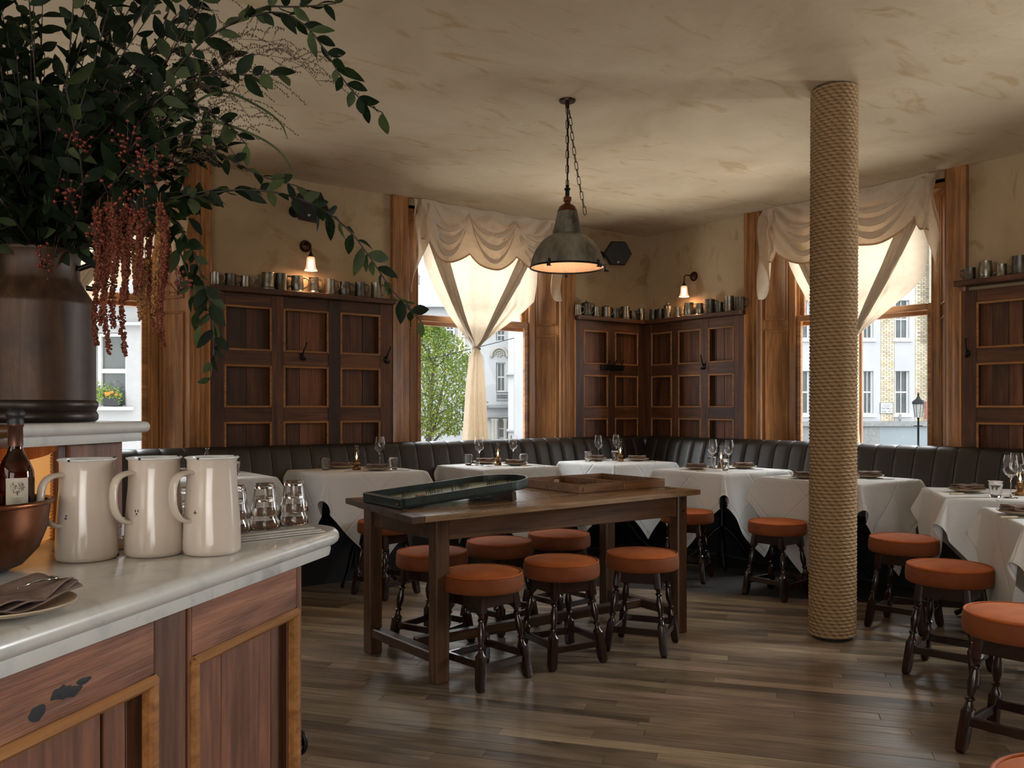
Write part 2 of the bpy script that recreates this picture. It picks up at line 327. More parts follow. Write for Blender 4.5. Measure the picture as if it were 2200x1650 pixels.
# ------------------------------------------------------------------ mesh helpers
class MB:
    def __init__(s): s.v = []; s.f = []; s.t = []
    def add(s, vs, fs, tint=1.0, T=None):
        o = len(s.v)
        if T is not None: vs = [tuple(T @ Vector(q)) for q in vs]
        s.v.extend(vs); s.f.extend([tuple(i+o for i in f) for f in fs])
        s.t.extend([tint]*len(vs)); return s
    def box(s, x0, x1, y0, y1, z0, z1, c=0, tint=1.0, T=None):
        if c <= 0:
            vs = [(x, y, z) for z in (z0, z1) for y in (y0, y1) for x in (x0, x1)]
            return s.add(vs, [(0, 2, 3, 1), (4, 5, 7, 6), (0, 1, 5, 4), (2, 6, 7, 3), (0, 4, 6, 2), (1, 3, 7, 5)], tint, T)
        lo = (x0, y0, z0); hi = (x1, y1, z1); idx = {}; vs = []
        for i in (0, 1):
            for j in (0, 1):
                for k in (0, 1):
                    sg = (i, j, k)
                    for a in range(3):
                        p = []
                        for d in range(3):
                            e = hi[d] if sg[d] else lo[d]
                            if d != a: e += (-c if sg[d] else c)
                            p.append(e)
                        idx[(i, j, k, a)] = len(vs); vs.append(tuple(p))
        fs = []
        for a in range(3):
            b, d = (a+1) % 3, (a+2) % 3
            for sg in (0, 1):
                q = []
                for (m1, m2) in ((0, 0), (1, 0), (1, 1), (0, 1)):
                    key = [0, 0, 0]; key[a] = sg; key[b] = m1; key[d] = m2
                    q.append(idx[(*key, a)])
                fs.append(tuple(q) if sg else tuple(q[::-1]))
            for s1 in (0, 1):
                for s2 in (0, 1):
                    k0 = [0, 0, 0]; k1 = [0, 0, 0]
                    k0[b] = s1; k0[d] = s2; k0[a] = 0; k1[b] = s1; k1[d] = s2; k1[a] = 1
                    q = (idx[(*k0, b)], idx[(*k0, d)], idx[(*k1, d)], idx[(*k1, b)])
                    fs.append(q if (s1 != s2) else q[::-1])
        for i in (0, 1):
            for j in (0, 1):
                for k in (0, 1):
                    q = (idx[(i, j, k, 0)], idx[(i, j, k, 1)], idx[(i, j, k, 2)])
                    fs.append(q if (i+j+k) % 2 else q[::-1])
        return s.add(vs, fs, tint, T)
    def lathe(s, prof, n=24, T=None, tint=1.0, cap0=False, cap1=False, a0=0, wob=None):
        vs = []; fs = []
        for i, (r, z) in enumerate(prof):
            for k in range(n):
                a = a0+2*PI*k/n; rr = r*(wob(a, z) if wob else 1)
                vs.append((rr*math.cos(a), rr*math.sin(a), z))
        for i in range(len(prof)-1):
            for k in range(n):
                k2 = (k+1) % n
                fs.append((i*n+k, i*n+k2, (i+1)*n+k2, (i+1)*n+k))
        if cap0: fs.append(tuple(range(n-1, -1, -1)))
        if cap1: fs.append(tuple((len(prof)-1)*n+k for k in range(n)))
        return s.add(vs, fs, tint, T)
    def tube(s, pts, rad, n=8, closed=False, cap=True, tint=1.0, T=None):
        P_ = [Vector(p) for p in pts]; m_ = len(P_)
        rad = rad if isinstance(rad, (list, tuple)) else [rad]*m_
        vs = []; up = None
        for i in range(m_):
            if closed: d = P_[(i+1) % m_]-P_[i-1]
            else: d = P_[min(i+1, m_-1)]-P_[max(i-1, 0)]
            if d.length < 1e-9: d = Vector((0, 0, 1))
            d.normalize()
            if up is None: up = Vector((0, 0, 1)) if abs(d.z) < .9 else Vector((1, 0, 0))
            x = up-d*up.dot(d)
            if x.length < 1e-5: x = Vector((1, 0, 0))-d*d.x
            x.normalize(); up = x; y = d.cross(x)
            for k in range(n):
                a = 2*PI*k/n; vs.append(tuple(P_[i]+(x*math.cos(a)+y*math.sin(a))*rad[i]))
        fs = []
        for i in range(m_ if closed else m_-1):
            j = (i+1) % m_
            for k in range(n): fs.append((i*n+k, i*n+(k+1) % n, j*n+(k+1) % n, j*n+k))
        if cap and not closed: fs.append(tuple(range(n-1, -1, -1))); fs.append(tuple((m_-1)*n+k for k in range(n)))
        return s.add(vs, fs, tint, T)
    def prism(s, poly, z0, z1, axis='z', tint=1.0, T=None):
        n = len(poly)
        if axis == 'z': f = lambda p, z: (p[0], p[1], z)
        elif axis == 'x': f = lambda p, z: (z, p[0], p[1])
        else: f = lambda p, z: (p[0], z, p[1])
        vs = [f(p, z0) for p in poly]+[f(p, z1) for p in poly]
        fs = [tuple(range(n-1, -1, -1)), tuple(range(n, 2*n))]+[(i, (i+1) % n, n+(i+1) % n, n+i) for i in range(n)]
        return s.add(vs, fs, tint, T)
    def grid(s, fn, nu, nv, tint=1.0, T=None):
        vs = [fn(i/nu, j/nv) for j in range(nv+1) for i in range(nu+1)]
        fs = [(j*(nu+1)+i, j*(nu+1)+i+1, (j+1)*(nu+1)+i+1, (j+1)*(nu+1)+i) for j in range(nv) for i in range(nu)]
        return s.add(vs, fs, tint, T)
    def ball(s, c, r, seg=8, rings=5, sq=(1, 1, 1), tint=1.0, T=None):
        pr = [(r*math.sin(PI*i/rings), -r*math.cos(PI*i/rings)) for i in range(rings+1)]
        pr[0] = (r*.03, -r); pr[-1] = (r*.03, r)
        Tm = Matrix.Translation(c) @ Matrix.Diagonal((*sq, 1))
        if T is not None: Tm = T @ Tm
        return s.lathe(pr, seg, Tm, tint)
    def mesh(s, name, smooth=None):
        me = bpy.data.meshes.new(name); me.from_pydata([tuple(q) for q in s.v], [], s.f)
        at = me.attributes.new('tint', 'FLOAT_COLOR', 'POINT')
        fl = []
        for t in s.t:
            if isinstance(t, tuple): fl += [t[0], t[1], t[2], 1.0]
            else: fl += [t, t, t, 1.0]
        at.data.foreach_set('color', fl)
        if smooth is not None:
            me.polygons.foreach_set('use_smooth', [True]*len(me.polygons))
            if smooth < 180: me.set_sharp_from_angle(angle=math.radians(smooth))
        me.update(); return me
def mk(name, mb, m, parent=None, smooth=None, loc=None, rot=None, **props):
    me = mb.mesh(name, smooth) if isinstance(mb, MB) else mb
    if m is not None and len(me.materials) == 0: me.materials.append(m)
    o = bpy.data.objects.new(name, me); COL.objects.link(o)
    if parent is not None: o.parent = parent
    if loc is not None: o.location = loc
    if rot is not None: o.rotation_euler = rot
    for k, v_ in props.items(): o[k] = v_
    return o
def thing(name, label, cat, loc=(0, 0, 0), rz=0, group=None, kind=None):
    o = bpy.data.objects.new(name, None); COL.objects.link(o); o.empty_display_size = .05
    o.location = loc; o.rotation_euler = (0, 0, rz)
    if label: o['label'] = label
    if cat: o['category'] = cat
    if group: o['group'] = group
    if kind: o['kind'] = kind
    return o
def tag(o, label, cat, group=None):
    o['label'] = label; o['category'] = cat
    if group: o['group'] = group
    return o
KIDS = {}
def kids(o):
    return [c for c in bpy.data.objects if c.parent == o]
def dup(root, loc, rz=0, label=None, group=None, scale=None):
    if root.name not in KIDS: KIDS[root.name] = [(c, kids(c)) for c in kids(root)]
    r = root.copy(); COL.objects.link(r); r.location = loc; r.rotation_euler = (0, 0, rz)
    if label: r['label'] = label
    if group: r['group'] = group
    if scale: r.scale = scale
    for c, gs in KIDS[root.name]:
        d = c.copy(); COL.objects.link(d); d.parent = r
        for g in gs:
            e = g.copy(); COL.objects.link(e); e.parent = d
    return r
class Lot:
    """first call moves the prototype itself, later calls copy it"""
    def __init__(s, root): s.root = root; s.used = False
    def put(s, loc, rz=0, label=None, group=None, scale=None):
        if s.used: return dup(s.root, loc, rz, label, group, scale)
        s.used = True; KIDS[s.root.name] = [(c, kids(c)) for c in kids(s.root)]
        s.root.location = loc; s.root.rotation_euler = (0, 0, rz)
        if label: s.root['label'] = label
        if group: s.root['group'] = group
        if scale: s.root.scale = scale
        return s.root
def frame(o): return Matrix.Translation(o.location) @ o.rotation_euler.to_matrix().to_4x4()
# ------------------------------------------------------------------ room shell
XE, YN, XW_, YS, HC = 6.27, 6.23, -3.5, -3.0, 2.98
def wall_boxes(lo, hi, openings, z0=.52, z1=2.9):
    segs = []; a = lo
    for c, hw in sorted(openings):
        segs.append((a, c-hw, 0, HC)); segs.append((c-hw, c+hw, 0, z0)); segs.append((c-hw, c+hw, z1, HC)); a = c+hw
    segs.append((a, hi, 0, HC)); return segs
HW = .8125
NWIN = (.9275, 4.3275); EWIN = (3.976, .59)
b_ = MB()
for a, c, z0, z1 in wall_boxes(XW_-.3, XE+.3, [(x, HW) for x in NWIN]): b_.box(a, c, YN, YN+.3, z0, z1)
mk('wall_north', b_, M['wall'], kind='structure')
b_ = MB()
for a, c, z0, z1 in wall_boxes(YS-.3, YN, [(y, HW) for y in EWIN]): b_.box(XE, XE+.3, a, c, z0, z1)
mk('wall_east', b_, M['wall'], kind='structure')
mk('wall_south', MB().box(XW_-.3, XE, YS-.3, YS, 0, HC), M['wall'], kind='structure')
mk('wall_west', MB().box(XW_-.3, XW_, YS, YN, 0, HC), M['wall'], kind='structure')
rr_ = random.Random(3)
def ceil_pt(u, v):
    x = XW_+(XE-XW_)*u; y = YS+(YN-YS)*v
    e = min(u, v, 1-u, 1-v) > .005
    return (x, y, HC+(.001*math.sin(x*2.3+y*1.1)+.001*math.sin(y*3.1-x*1.7)-.001 if e else 0))
b_ = MB(); b_.grid(ceil_pt, 60, 60); b_.box(XW_-.3, XE+.3, YS-.3, YN+.3, HC+.02, HC+.15)
mk('ceiling', b_, M['ceiling'], smooth=30, kind='structure')

# floor: boards run on the diagonal
floor = mk('floor', MB().box(XW_, XE, YS, YN, -.05, -.012), M['subfloor'], kind='structure')
fa = math.atan2(.797, -.604); fs, ft = (math.cos(fa), math.sin(fa)), (math.sin(fa), -math.cos(fa))
FT = Matrix.Rotation(fa, 4, 'Z')
RW = .0735
planks = []
RF = random.Random(11)
for k in range(-80, 140):
    t = k*RW
    # clip the row's centre line to the room
    s0, s1 = -20, 20
    for (p, d, lo, hi) in ((-t*math.sin(-fa)*-1*0+(-math.sin(fa))*t, fs[0], XW_+.01, XE-.01), (math.cos(fa)*t, fs[1], YS+.01, YN-.01)):
        a, c = (lo-p)/d, (hi-p)/d
        if a > c: a, c = c, a
        s0, s1 = max(s0, a), min(s1, c)
    if s1-s0 < .1: continue
    s = s0-RF.random()*1.2
    while s < s1:
        L = RF.uniform(.75, 1.7); a, c = max(s, s0), min(s+L, s1); s += L
        if c-a < .05: continue
        mx, my = fs[0]*(a+c)/2-math.sin(fa)*t, fs[1]*(a+c)/2+math.cos(fa)*t
        dep = .593*mx+.805*my; lat = .805*mx-.593*my
        inview = dep > 2.3 and -.62 < lat/max(dep, .1)+.0 < .66 and not (lat/dep < -.27 and dep < 4.4)
        tn = RF.choice([.52, .66, .78, .85, .92, 1.0, 1.05, 1.15, 1.3]); tint = (tn, tn*RF.uniform(.95, 1.02), tn*RF.uniform(.9, 1.03))
        planks.append((0 if inview else 1, dep, a, c, t, tint, RF.uniform(-.0008, .0006)))
planks.sort(key=lambda q: (q[0], q[1]))
rest = MB()
for i, (far, dep, a, c, t, tint, dz) in enumerate(planks):
    tgt = MB() if i < 300 else rest
    tgt.box(a+.0007, c-.0007, t-RW/2+.0008, t+RW/2-.0008, -.012, dz, .0009 if i < 300 else 0, tint)
    if i < 300:
        o = mk('plank', tgt, M['floor'], floor); o.rotation_euler = (0, 0, fa)
o = mk('planks', rest, M['floor'], floor, kind='stuff'); o.rotation_euler = (0, 0, fa)

# ------------------------------------------------------------------ windows (local x along the wall, y out to the street)
def mirror(poly, s): return [(x*s, y) for x, y in poly][::(1 if s > 0 else -1)]
ARCH = [(.8125, .0), (.8125, -.022), (.826, -.030), (.838, -.022), (.862, -.022), (.870, -.034), (.892, -.040), (.905, -.030), (.925, -.034), (.938, -.052), (.958, -.056), (.9725, -.048), (.9725, 0)]
def make_window(name, loc, rz):
    t = thing(name, None, None, loc, rz, None, 'structure')
    for s in (-1, 1):
        b = MB(); b.prism(mirror(ARCH, s), .0, 2.9795); mk('architrave', b, M['trim_z'], t, 25)
        # splayed shutter panel of the reveal
        d = Vector((-.14*s, .20, 0)); L = d.length; ang = math.atan2(d.y, d.x)
        T = Matrix.Translation((.8125*s, 0, 0)) @ Matrix.Rotation(ang, 4, 'Z')
        y0, y1 = (0, .03) if s < 0 else (-.03, 0)
        b = MB(); b.box(0, L, y0, y1, .52, 2.93, 0, 1, T)
        p = mk('reveal_panel', b, M['trim_z'], t)
        q = (-.012, 0) if s < 0 else (0, .012)
        yo = (-.010, .0) if s < 0 else (0, .010)
        for z0, z1 in ((.62, 1.93), (2.02, 2.86)):
            b = MB()
            for (xa, xb, za, zb) in ((.02, .036, z0, z1), (L-.036, L-.02, z0, z1), (.036, L-.036, z0, z0+.016), (.036, L-.036, z1-.016, z1)):
                b.box(xa, xb, yo[0], yo[1], za, zb, .004, 1, T)
            mk('panel_moulding', b, M['trim_z'], t, loc=(0, 0, 0))
        b = MB()
        b.box(min(.6725*s, .8125*s), max(.6725*s, .8125*s), .205, .30, .52, 2.9)
        b.box(min(.615*s, .6725*s), max(.615*s, .6725*s), .185, .30, .52, 2.9, .004)
        b.box(min(.602*s, .617*s), max(.602*s, .617*s), .180, .198, .56, 2.86, .004)
        b.box(min(.602*s, .617*s), max(.602*s, .617*s), .240, .252, .56, 2.86, .003)
        mk('sash_box', b, M['trim_z'], t)
    mk('window_board', MB().box(-.95, .95, -.05, .30, .48, .52, .006), M['trim_x'], t)
    mk('head', MB().box(-.8125, .8125, .0, .30, 2.86, 2.93, .004), M['trim_x'], t)
    for nm, ya, yb, za, zb in (('lower_sash', .200, .238, .56, 2.05), ('upper_sash', .254, .290, 1.965, 2.86)):
        f = MB()
        top = .045 if nm == 'upper_sash' else .052
        bot = .085 if nm == 'lower_sash' else .045
        for s in (-1, 1): f.box(min(.5625*s, .612*s), max(.5625*s, .612*s), ya, yb, za, zb, .004)
        f.box(-.5625, .5625, ya, yb, zb-top, zb, .005); f.box(-.5625, .5625, ya, yb, za, za+bot, .005)
        sa = mk(nm, f, M['trim_x'], t)
        mk('glazing_bar', MB().box(-.011, .011, ya+.005, yb-.004, za+bot, zb-top, .004), M['trim_z'], sa)
        for s in (-1, 1):
            mk('pane', MB().box(min(.011*s, .5625*s), max(.011*s, .5625*s), (ya+yb)/2, (ya+yb)/2+.003, za+bot, zb-top), M['pane'], sa)
    return t
make_window('window_1', (NWIN[0], YN, 0), 0)
make_window('window_2', (NWIN[1], YN, 0), 0)
make_window('window_3', (XE, EWIN[0], 0), -PI/2)
make_window('window_unseen', (XE, EWIN[1], 0), -PI/2)  # unseen window beyond the frame, put in for the light it admits

# ------------------------------------------------------------------ curtains
def lerp_tab(tab, t):
    for (a, va), (b, vb) in zip(tab, tab[1:]):
        if t <= b: k = (t-a)/(b-a) if b > a else 0; return va+(vb-va)*k
    return tab[-1][1]
WT = [(0, 1), (.2, .97), (.43, .88), (.56, .76), (.68, .62), (.79, .45), (.88, .28), (.95, .12), (1, .045)]
WTR = [(0, 1), (.5, 1), (.64, .97), (.72, .80), (.80, .58), (.88, .35), (.95, .15), (1, .045)]
def sstep(a, b, x):
    t = max(0, min(1, (x-a)/(b-a))); return t*t*(3-2*t)
def make_curtain(name, label, loc, rz, seed, pk, lo):
    t = thing(name, label, 'curtain', loc, rz, 'tied sheer curtains')
    RR = random.Random(seed); ph = RR.random()*6; KX, KY, KZ, ZT, W = -.055, .115, 1.775, 2.935, 1.30
    def up(u, v):
        k = lerp_tab(WT if u < .5 else WTR, v); x = KX*v+(u-.5)*W*k
        e = abs(u-.5)*2
        # two tight bundles of folds sweep from the top corners to the tie
        bun = math.exp(-((e-.66)/.10)**2)
        y = .075+.04*v
        y += -.050*bun*(.3+.7*v)*(1-.5*v)
        y += .010*math.sin(u*44+ph+3*v)*(.35+.65*v)*(.35+bun)*(1-.6*sstep(.85, 1, v))
        y += .009*math.sin(u*17+ph*2)*(1-v*.5)
        y += .006*math.sin(u*95+ph)*bun
        z = ZT+(KZ-ZT)*v
        z -= .10*(1-e)**1.0*math.sin(PI*v)*0+.05*sstep(.75, 1, e)*math.sin(PI*min(1, v*1.0))*-1
        return (x, y*(1-v*.0), z)
    b = MB(); b.grid(up, 110, 48)
    mk('curtain_drape', b, M['curtain'], t, 180)
    # gathered pleats: doubled cloth sweeping from the top corners to the tie
    for s, path in ((-1, [(-.60, 2.95), (-.46, 2.62), (-.34, 2.36), (-.20, 2.08), (-.07, 1.86), (-.008, 1.78)]), (1, [(.60, 2.95), (.48, 2.62), (.35, 2.36), (.19, 2.08), (.07, 1.86), (.008, 1.78)])):
        for j in range(5):
            off = (j-2)*.030; r0 = RR.uniform(.010, .019); q0 = RR.uniform(.6, 1.4)
            def pleat(u, v, path=path, off=off, r0=r0, q0=q0, j=j):
                k = v*(len(path)-1); i = min(int(k), len(path)-2); f = k-i
                cx = path[i][0]+(path[i+1][0]-path[i][0])*f; cz = path[i][1]+(path[i+1][1]-path[i][1])*f
                o = off*(1-v)*(1+.5*math.sin(v*3*q0)); r = r0*(1-.55*v)
                a = u*2*PI
                r *= 1.5; return (KX*v+cx+o+r*math.cos(a), .058+.052*v+.010*((j*7) % 3-1)*(1-v)+r*.22*math.sin(a), cz)
            b = MB(); b.grid(pleat, 10, 36); mk('gathered_fold', b, M['curtain'], t, 180)
    zb = .60
    def low(u, v):
        wv = lerp_tab([(0, .055), (.06, .13), (.25, .19), (.6, .24), (1, .30)], v)
        a = (u-.5)
        x = KX+a*wv; y = KY-.006+(.022+.02*v)*math.sin(u*30+ph+1.3*math.sin(v*3))*(.4+v)-.02*math.cos(a*PI)
        return (x, y, KZ+(zb-KZ)*v)
    b = MB(); b.grid(low, 70, 30)
    mk('curtain_tail', b, M['curtain'], t, 180)
    b = MB()
    ring = [(KX+.034*math.cos(a), KY-.004+.034*math.sin(a), KZ+.006*math.sin(2*a)) for a in [2*PI*i/20 for i in range(20)]]
    b.tube(ring, .011, 8, closed=True); mk('tie_band', b, M['curtain'], t, 180)
    # valance: two swags, scalloped hem
    def hemz(x):
        n = (x+.20)/.40
        for (i, ((xa, za), (xb, zb_))) in enumerate(zip(pk, pk[1:])):
            if xa <= x <= xb:
                k = (x-xa)/(xb-xa); base = za+(zb_-za)*k; sag = base-lo[i]
                return base-sag*math.sin(PI*k)**.8
        return 2.52
    def val(u, v):
        x = -.715+1.43*u; zt = 2.976; zb2 = hemz(x); z = zt+(zb2-zt)*v
        cx = -.22 if x < 0 else .22
        q = abs(x-cx)/.42
        r = (zt-z)+.30*q*q
        y = -.035-.010*math.sin(r*44+ph)*(.35+.65*(1-v))*sstep(0, .12, v)-.012*math.sin(x*19+ph)
        y -= .035*math.exp(-((abs(x)-.66)/.10)**2)
        return (x, y, z)
    b = MB(); b.grid(val, 120, 34); va = mk('valance', b, M['valance'], t, 180)
    b = MB(); b.grid(lambda u, v: (lambda p: (p[0], p[1]-.0025, p[2]+.016*v))(val(u, 1)), 120, 1)
    mk('hem', b, M['hem'], va, 180)
    # curved swag folds hang between the peaks of the scallops
    for (xa_, za_), (xb_, zb_2), dl in zip(pk, pk[1:], lo):
        if xb_-xa_ < .2: continue
        for j in range(4):
            if j == 3: continue
            f_ = (j+1)/4.0; sag = (.5*(za_+zb_2)-dl)+.10+.16*f_
            top_ = 2.965-(2.965-max(za_, zb_2))*f_*.55; rr0 = RR.uniform(.020, .034)
            xo = (xb_-xa_)*.06*j
            def swag(u, v, xa_=xa_+xo*.5, xb_=xb_-xo*.5, top_=top_, sag=sag*(.55+.12*j), rr0=rr0):
                x = xa_+(xb_-xa_)*v; z = top_-sag*math.sin(PI*v)**.75; a = u*2*PI; r = rr0*(.30+.70*math.sin(PI*v))
                return (x, -.040-.004*math.sin(PI*v)+.0045*math.sin(a), z+r*math.cos(a))
            b = MB(); b.grid(swag, 8, 30); mk('swag_fold', b, M['valance'], va, 180)
    for s in (-1, 1):
        def tail(u, v, s=s):
            zt = 2.975; L = .78 if s < 0 else .74; L *= (.50+.5*sstep(.0, .85, u)) if True else 1
            x = s*(.64+.135*u+.02*v); y = -.045-.045*math.sin(u*PI*2.2+.6)*sstep(0, .1, v)-.03*v*math.sin(v*5+s)
            return (x+.018*math.sin(v*9+u*3), y, zt-L*v)
        b = MB(); b.grid(tail, 26, 26); mk('valance_tail', b, M['valance'], t, 180)
    mk('curtain_pole', MB().tube([(-.79, .03, 2.955), (.79, .03, 2.955)], .009, 10), M['trim_x'], t, 40)
    return t
make_curtain('curtain', 'sheer cream curtain tied in a knot in the far window beside the tree', (NWIN[1], YN, 0), 0, 1, [(-.735, 2.63), (-.66, 2.665), (-.22, 2.572), (.29, 2.60), (.735, 2.60)], [2.64, 2.478, 2.455, 2.50])
make_curtain('curtain', 'sheer cream curtain tied back in the right window, half behind the rope column', (XE, EWIN[0], 0), -PI/2, 2, [(-.735, 2.50), (-.62, 2.58), (-.08, 2.56), (.60, 2.675), (.735, 2.50)], [2.50, 2.45, 2.515, 2.56])
make_curtain('curtain', 'sheer cream curtain in the left window behind the milk churn', (NWIN[0], YN, 0), 0, 3, [(-.735, 2.60), (-.60, 2.66), (-.10, 2.58), (.45, 2.60), (.735, 2.60)], [2.60, 2.48, 2.46, 2.54])

# ------------------------------------------------------------------ wall panelling
RP = random.Random(21)
ROWS = [(1.665, 1.985), (1.25, 1.557), (.83, 1.142), (.42, .72)]
def panelling(label, loc, rz, cols, x0, x1, splits, dark=(), end_strip=(), dz=0, shelf=(0, 0)):
    t = thing('wall_panelling', label, 'panelling', loc, rz)
    F, B = -.07, -.022
    edges = [x0]+[q for c in cols for q in c]+[x1]
    mk('backing', MB().box(x0, x1, -.012, 0, .2, 2.075), M['darkcloth'], t)
    for i in range(0, len(edges), 2):
        tn = RP.uniform(.7, 1.25)
        if i//2 in dark: tn = .38
        mk('stile', MB().box(edges[i]+.0012, edges[i+1]-.0012, F-RP.uniform(0, .004), -.012, .2, 2.076, .002, tn), M['panel_z'], t)
    zs = [2.076]+[q for r in ROWS for q in (r[1], r[0])]+[.2]
    for ci, (a, c) in enumerate(cols):
        for j in range(0, len(zs), 2):
            tn = RP.uniform(.6, 1.35)
            mk('rail', MB().box(a, c, F+.001, -.012, zs[j+1], zs[j], .0015, tn), M['panel_x'], t)
        bs = [a]+list(splits[ci])+[c]
        for p, q in zip(bs, bs[1:]):
            tn = RP.uniform(.55, 1.5)
            mk('panel_board', MB().box(p+.0012, q-.0012, B-RP.uniform(0, .007), -.012, .3, 2.03, .0015, tn), M['panel_z'], t)
        for (z0, z1) in ROWS:
            b = MB(); wdt = .013
            b.box(a-.004, a+wdt, F-.007, F+.006, z0-.004, z1+.004, .004); b.box(c-wdt, c+.004, F-.007, F+.006, z0-.004, z1+.004, .004)
            b.box(a+wdt, c-wdt, F-.007, F+.006, z0-.004, z0+wdt, .004); b.box(a+wdt, c-wdt, F-.007, F+.006, z1-wdt, z1+.004, .004)
            mk('bead_moulding', b, M['bead_x'], t)
    for (xa, xb) in end_strip:
        mk('edge_strip', MB().box(xa, xb, F-.004, 0, .2, 2.076, .002, 1.5), M['bead_z'], t)
    mk('shelf', MB().box(x0-shelf[0], x1+shelf[1], -.14, 0, 2.077+dz, 2.115+dz, .003, .85), M['panel_x'], t)
    return t
panelling('dark wooden panelling with nine square panels between the two left windows', (0, YN, 0), 0,
          [(1.985, 2.33), (2.425, 2.78), (2.885, 3.225)], 1.885, 3.335, [(2.158,), (2.468, 2.568), (2.985, 3.092)], dark=(2,), end_strip=((1.872, 1.885),))
panelling('dark panelling two panels wide left of the room corner', (0, YN, 0), 0,
          [(5.385, 5.69), (5.79, 6.10)], 5.285, 6.199, [(5.435, 5.56), (5.95,)], end_strip=((5.268, 5.285),))
panelling('dark panelling three panels wide right of the room corner', (XE, 0, 0), -PI/2,
          [(-6.07, -5.80), (-5.71, -5.43), (-5.335, -5.045)], -6.159, -4.93, [(-5.9,), (-5.66, -5.60), (-5.28, -5.19)], end_strip=((-4.93, -4.90),))
panelling('dark panelling right of the right window, cut by the picture edge', (XE, 0, 0), -PI/2,
          [(-2.915, -2.56), (-2.46, -2.10), (-2.0, -1.68)], -3.022, -1.60, [(-2.83, -2.72, -2.63), (-2.3,), (-1.85,)], end_strip=((-3.035, -3.022),), dz=.03, shelf=(.025, 0))

# ------------------------------------------------------------------ banquette
bq = thing('banquette', 'black leather bench with upright channel tufting running along both walls', 'bench', (0, 0, 0))
PR = [(-.285, .44), (-.265, .55), (-.228, .70), (-.190, .83), (-.168, .90), (-.148, .940), (-.12, .963), (-.09, .971), (-.05, .968), (-.012, .95)]
CW = .152
def chan(u, v):
    k = v*(len(PR)-1); i = min(int(k), len(PR)-2); f = k-i
    y = PR[i][0]+(PR[i+1][0]-PR[i][0])*f; z = PR[i][1]+(PR[i+1][1]-PR[i][1])*f
    pf = (1-abs(2*u-1)**5)*.011
    n = sstep(.5, .95, v)
    return ((u-.5)*CW*.998, y-pf*(1-n)+.010, z+pf*n*.9-.012*n)
b = MB(); b.grid(chan, 12, 22); chm = b.mesh('channel', 180); chm.materials.append(M['leather'])
b = MB(); b.tube([(CW/2, y+.004, z-.006) for y, z in PR[1:]], .0035, 6); pim = b.mesh('piping', 180); pim.materials.append(M['leather'])
def chans(T, n):
    for i in range(n):
        o = mk('back_channel', chm, None, bq); o.matrix_local = T @ Matrix.Translation(((i+.5)*CW, 0, 0))
        p = mk('piping', pim, None, o)
nN = 44; nE = 34
chans(Matrix.Translation((XE-.17-nN*CW, YN, 0)), nN)
chans(Matrix.Translation((XE, YN-.17, 0)) @ Matrix.Rotation(-PI/2, 4, 'Z'), nE)
xa = XE-.17-nN*CW; ya = YN-.17-nE*CW
mk('back_corner', MB().box(XE-.175, XE-.012, YN-.175, YN-.012, .44, .955, .03), M['leather'], bq)
mk('seat_cushion', MB().box(xa, XE-.19, YN-.62, YN-.19, .34, .455, .025), M['leather'], bq)
mk('seat_cushion', MB().box(XE-.62, XE-.19, ya, YN-.625, .34, .455, .025), M['leather'], bq)
mk('plinth', MB().box(xa, XE-.02, YN-.56, YN-.02, 0, .34), M['rubber'], bq)
mk('plinth', MB().box(XE-.56, XE-.02, ya, YN-.565, 0, .34), M['rubber'], bq)

# ------------------------------------------------------------------ rope column
CX, CY, CR = 4.169, 2.724, .124
col = thing('rope_column', 'round column wound from floor to ceiling in tan rope', 'column', (CX, CY, 0))
mk('core', MB().lathe([(CR-.022, 0), (CR-.022, HC)], 40, cap0=True, cap1=True), M['darkcloth'], col, 60)
pitch = .0192; turns = int((HC-.012)/pitch); spt = 144; nseg = turns*spt; ns = 12; rr = pitch*.5
V = []; Fc = []; TT = []
lay = .037
for i in range(nseg+1):
    a = 2*PI*i/spt; z = .008+rr*.9+pitch*i/spt; rad = CR-rr; ds = 2*PI*rad*i/spt
    ca, sa = math.cos(a), math.sin(a); tw = 2*PI*ds/lay
    lean = .010*z/HC
    wob = 1+.004*math.sin(a*.37+z*9)
    for k in range(ns):
        p = 2*PI*k/ns
        q = rr*(.98+.08*math.cos(3*p+tw+PI))*1.06
        ox = q*math.cos(p); oz = q*math.sin(p)
        V.append(((rad*wob+ox)*ca+lean, (rad*wob+ox)*sa-lean*.7, z+oz))
for i in range(nseg):
    for k in range(ns):
        Fc.append((i*ns+k, i*ns+(k+1) % ns, (i+1)*ns+(k+1) % ns, (i+1)*ns+k))
b = MB(); b.v = V; b.f = Fc; b.t = [1.0]*len(V)
ro = mk('rope_winding', b, M['rope'], col, 180)
import numpy as np
uvl = ro.data.uv_layers.new(name='UVMap')
ii, kk = np.meshgrid(np.arange(nseg), np.arange(ns), indexing='ij')
dsu = (2*PI*(CR-rr)/spt)/lay
U_ = np.stack([ii, ii, ii+1, ii+1], -1)*dsu; V_ = np.stack([kk, kk+1, kk+1, kk], -1)/ns
uvl.data.foreach_set('uv', np.stack([U_, V_], -1).astype(np.float32).ravel())
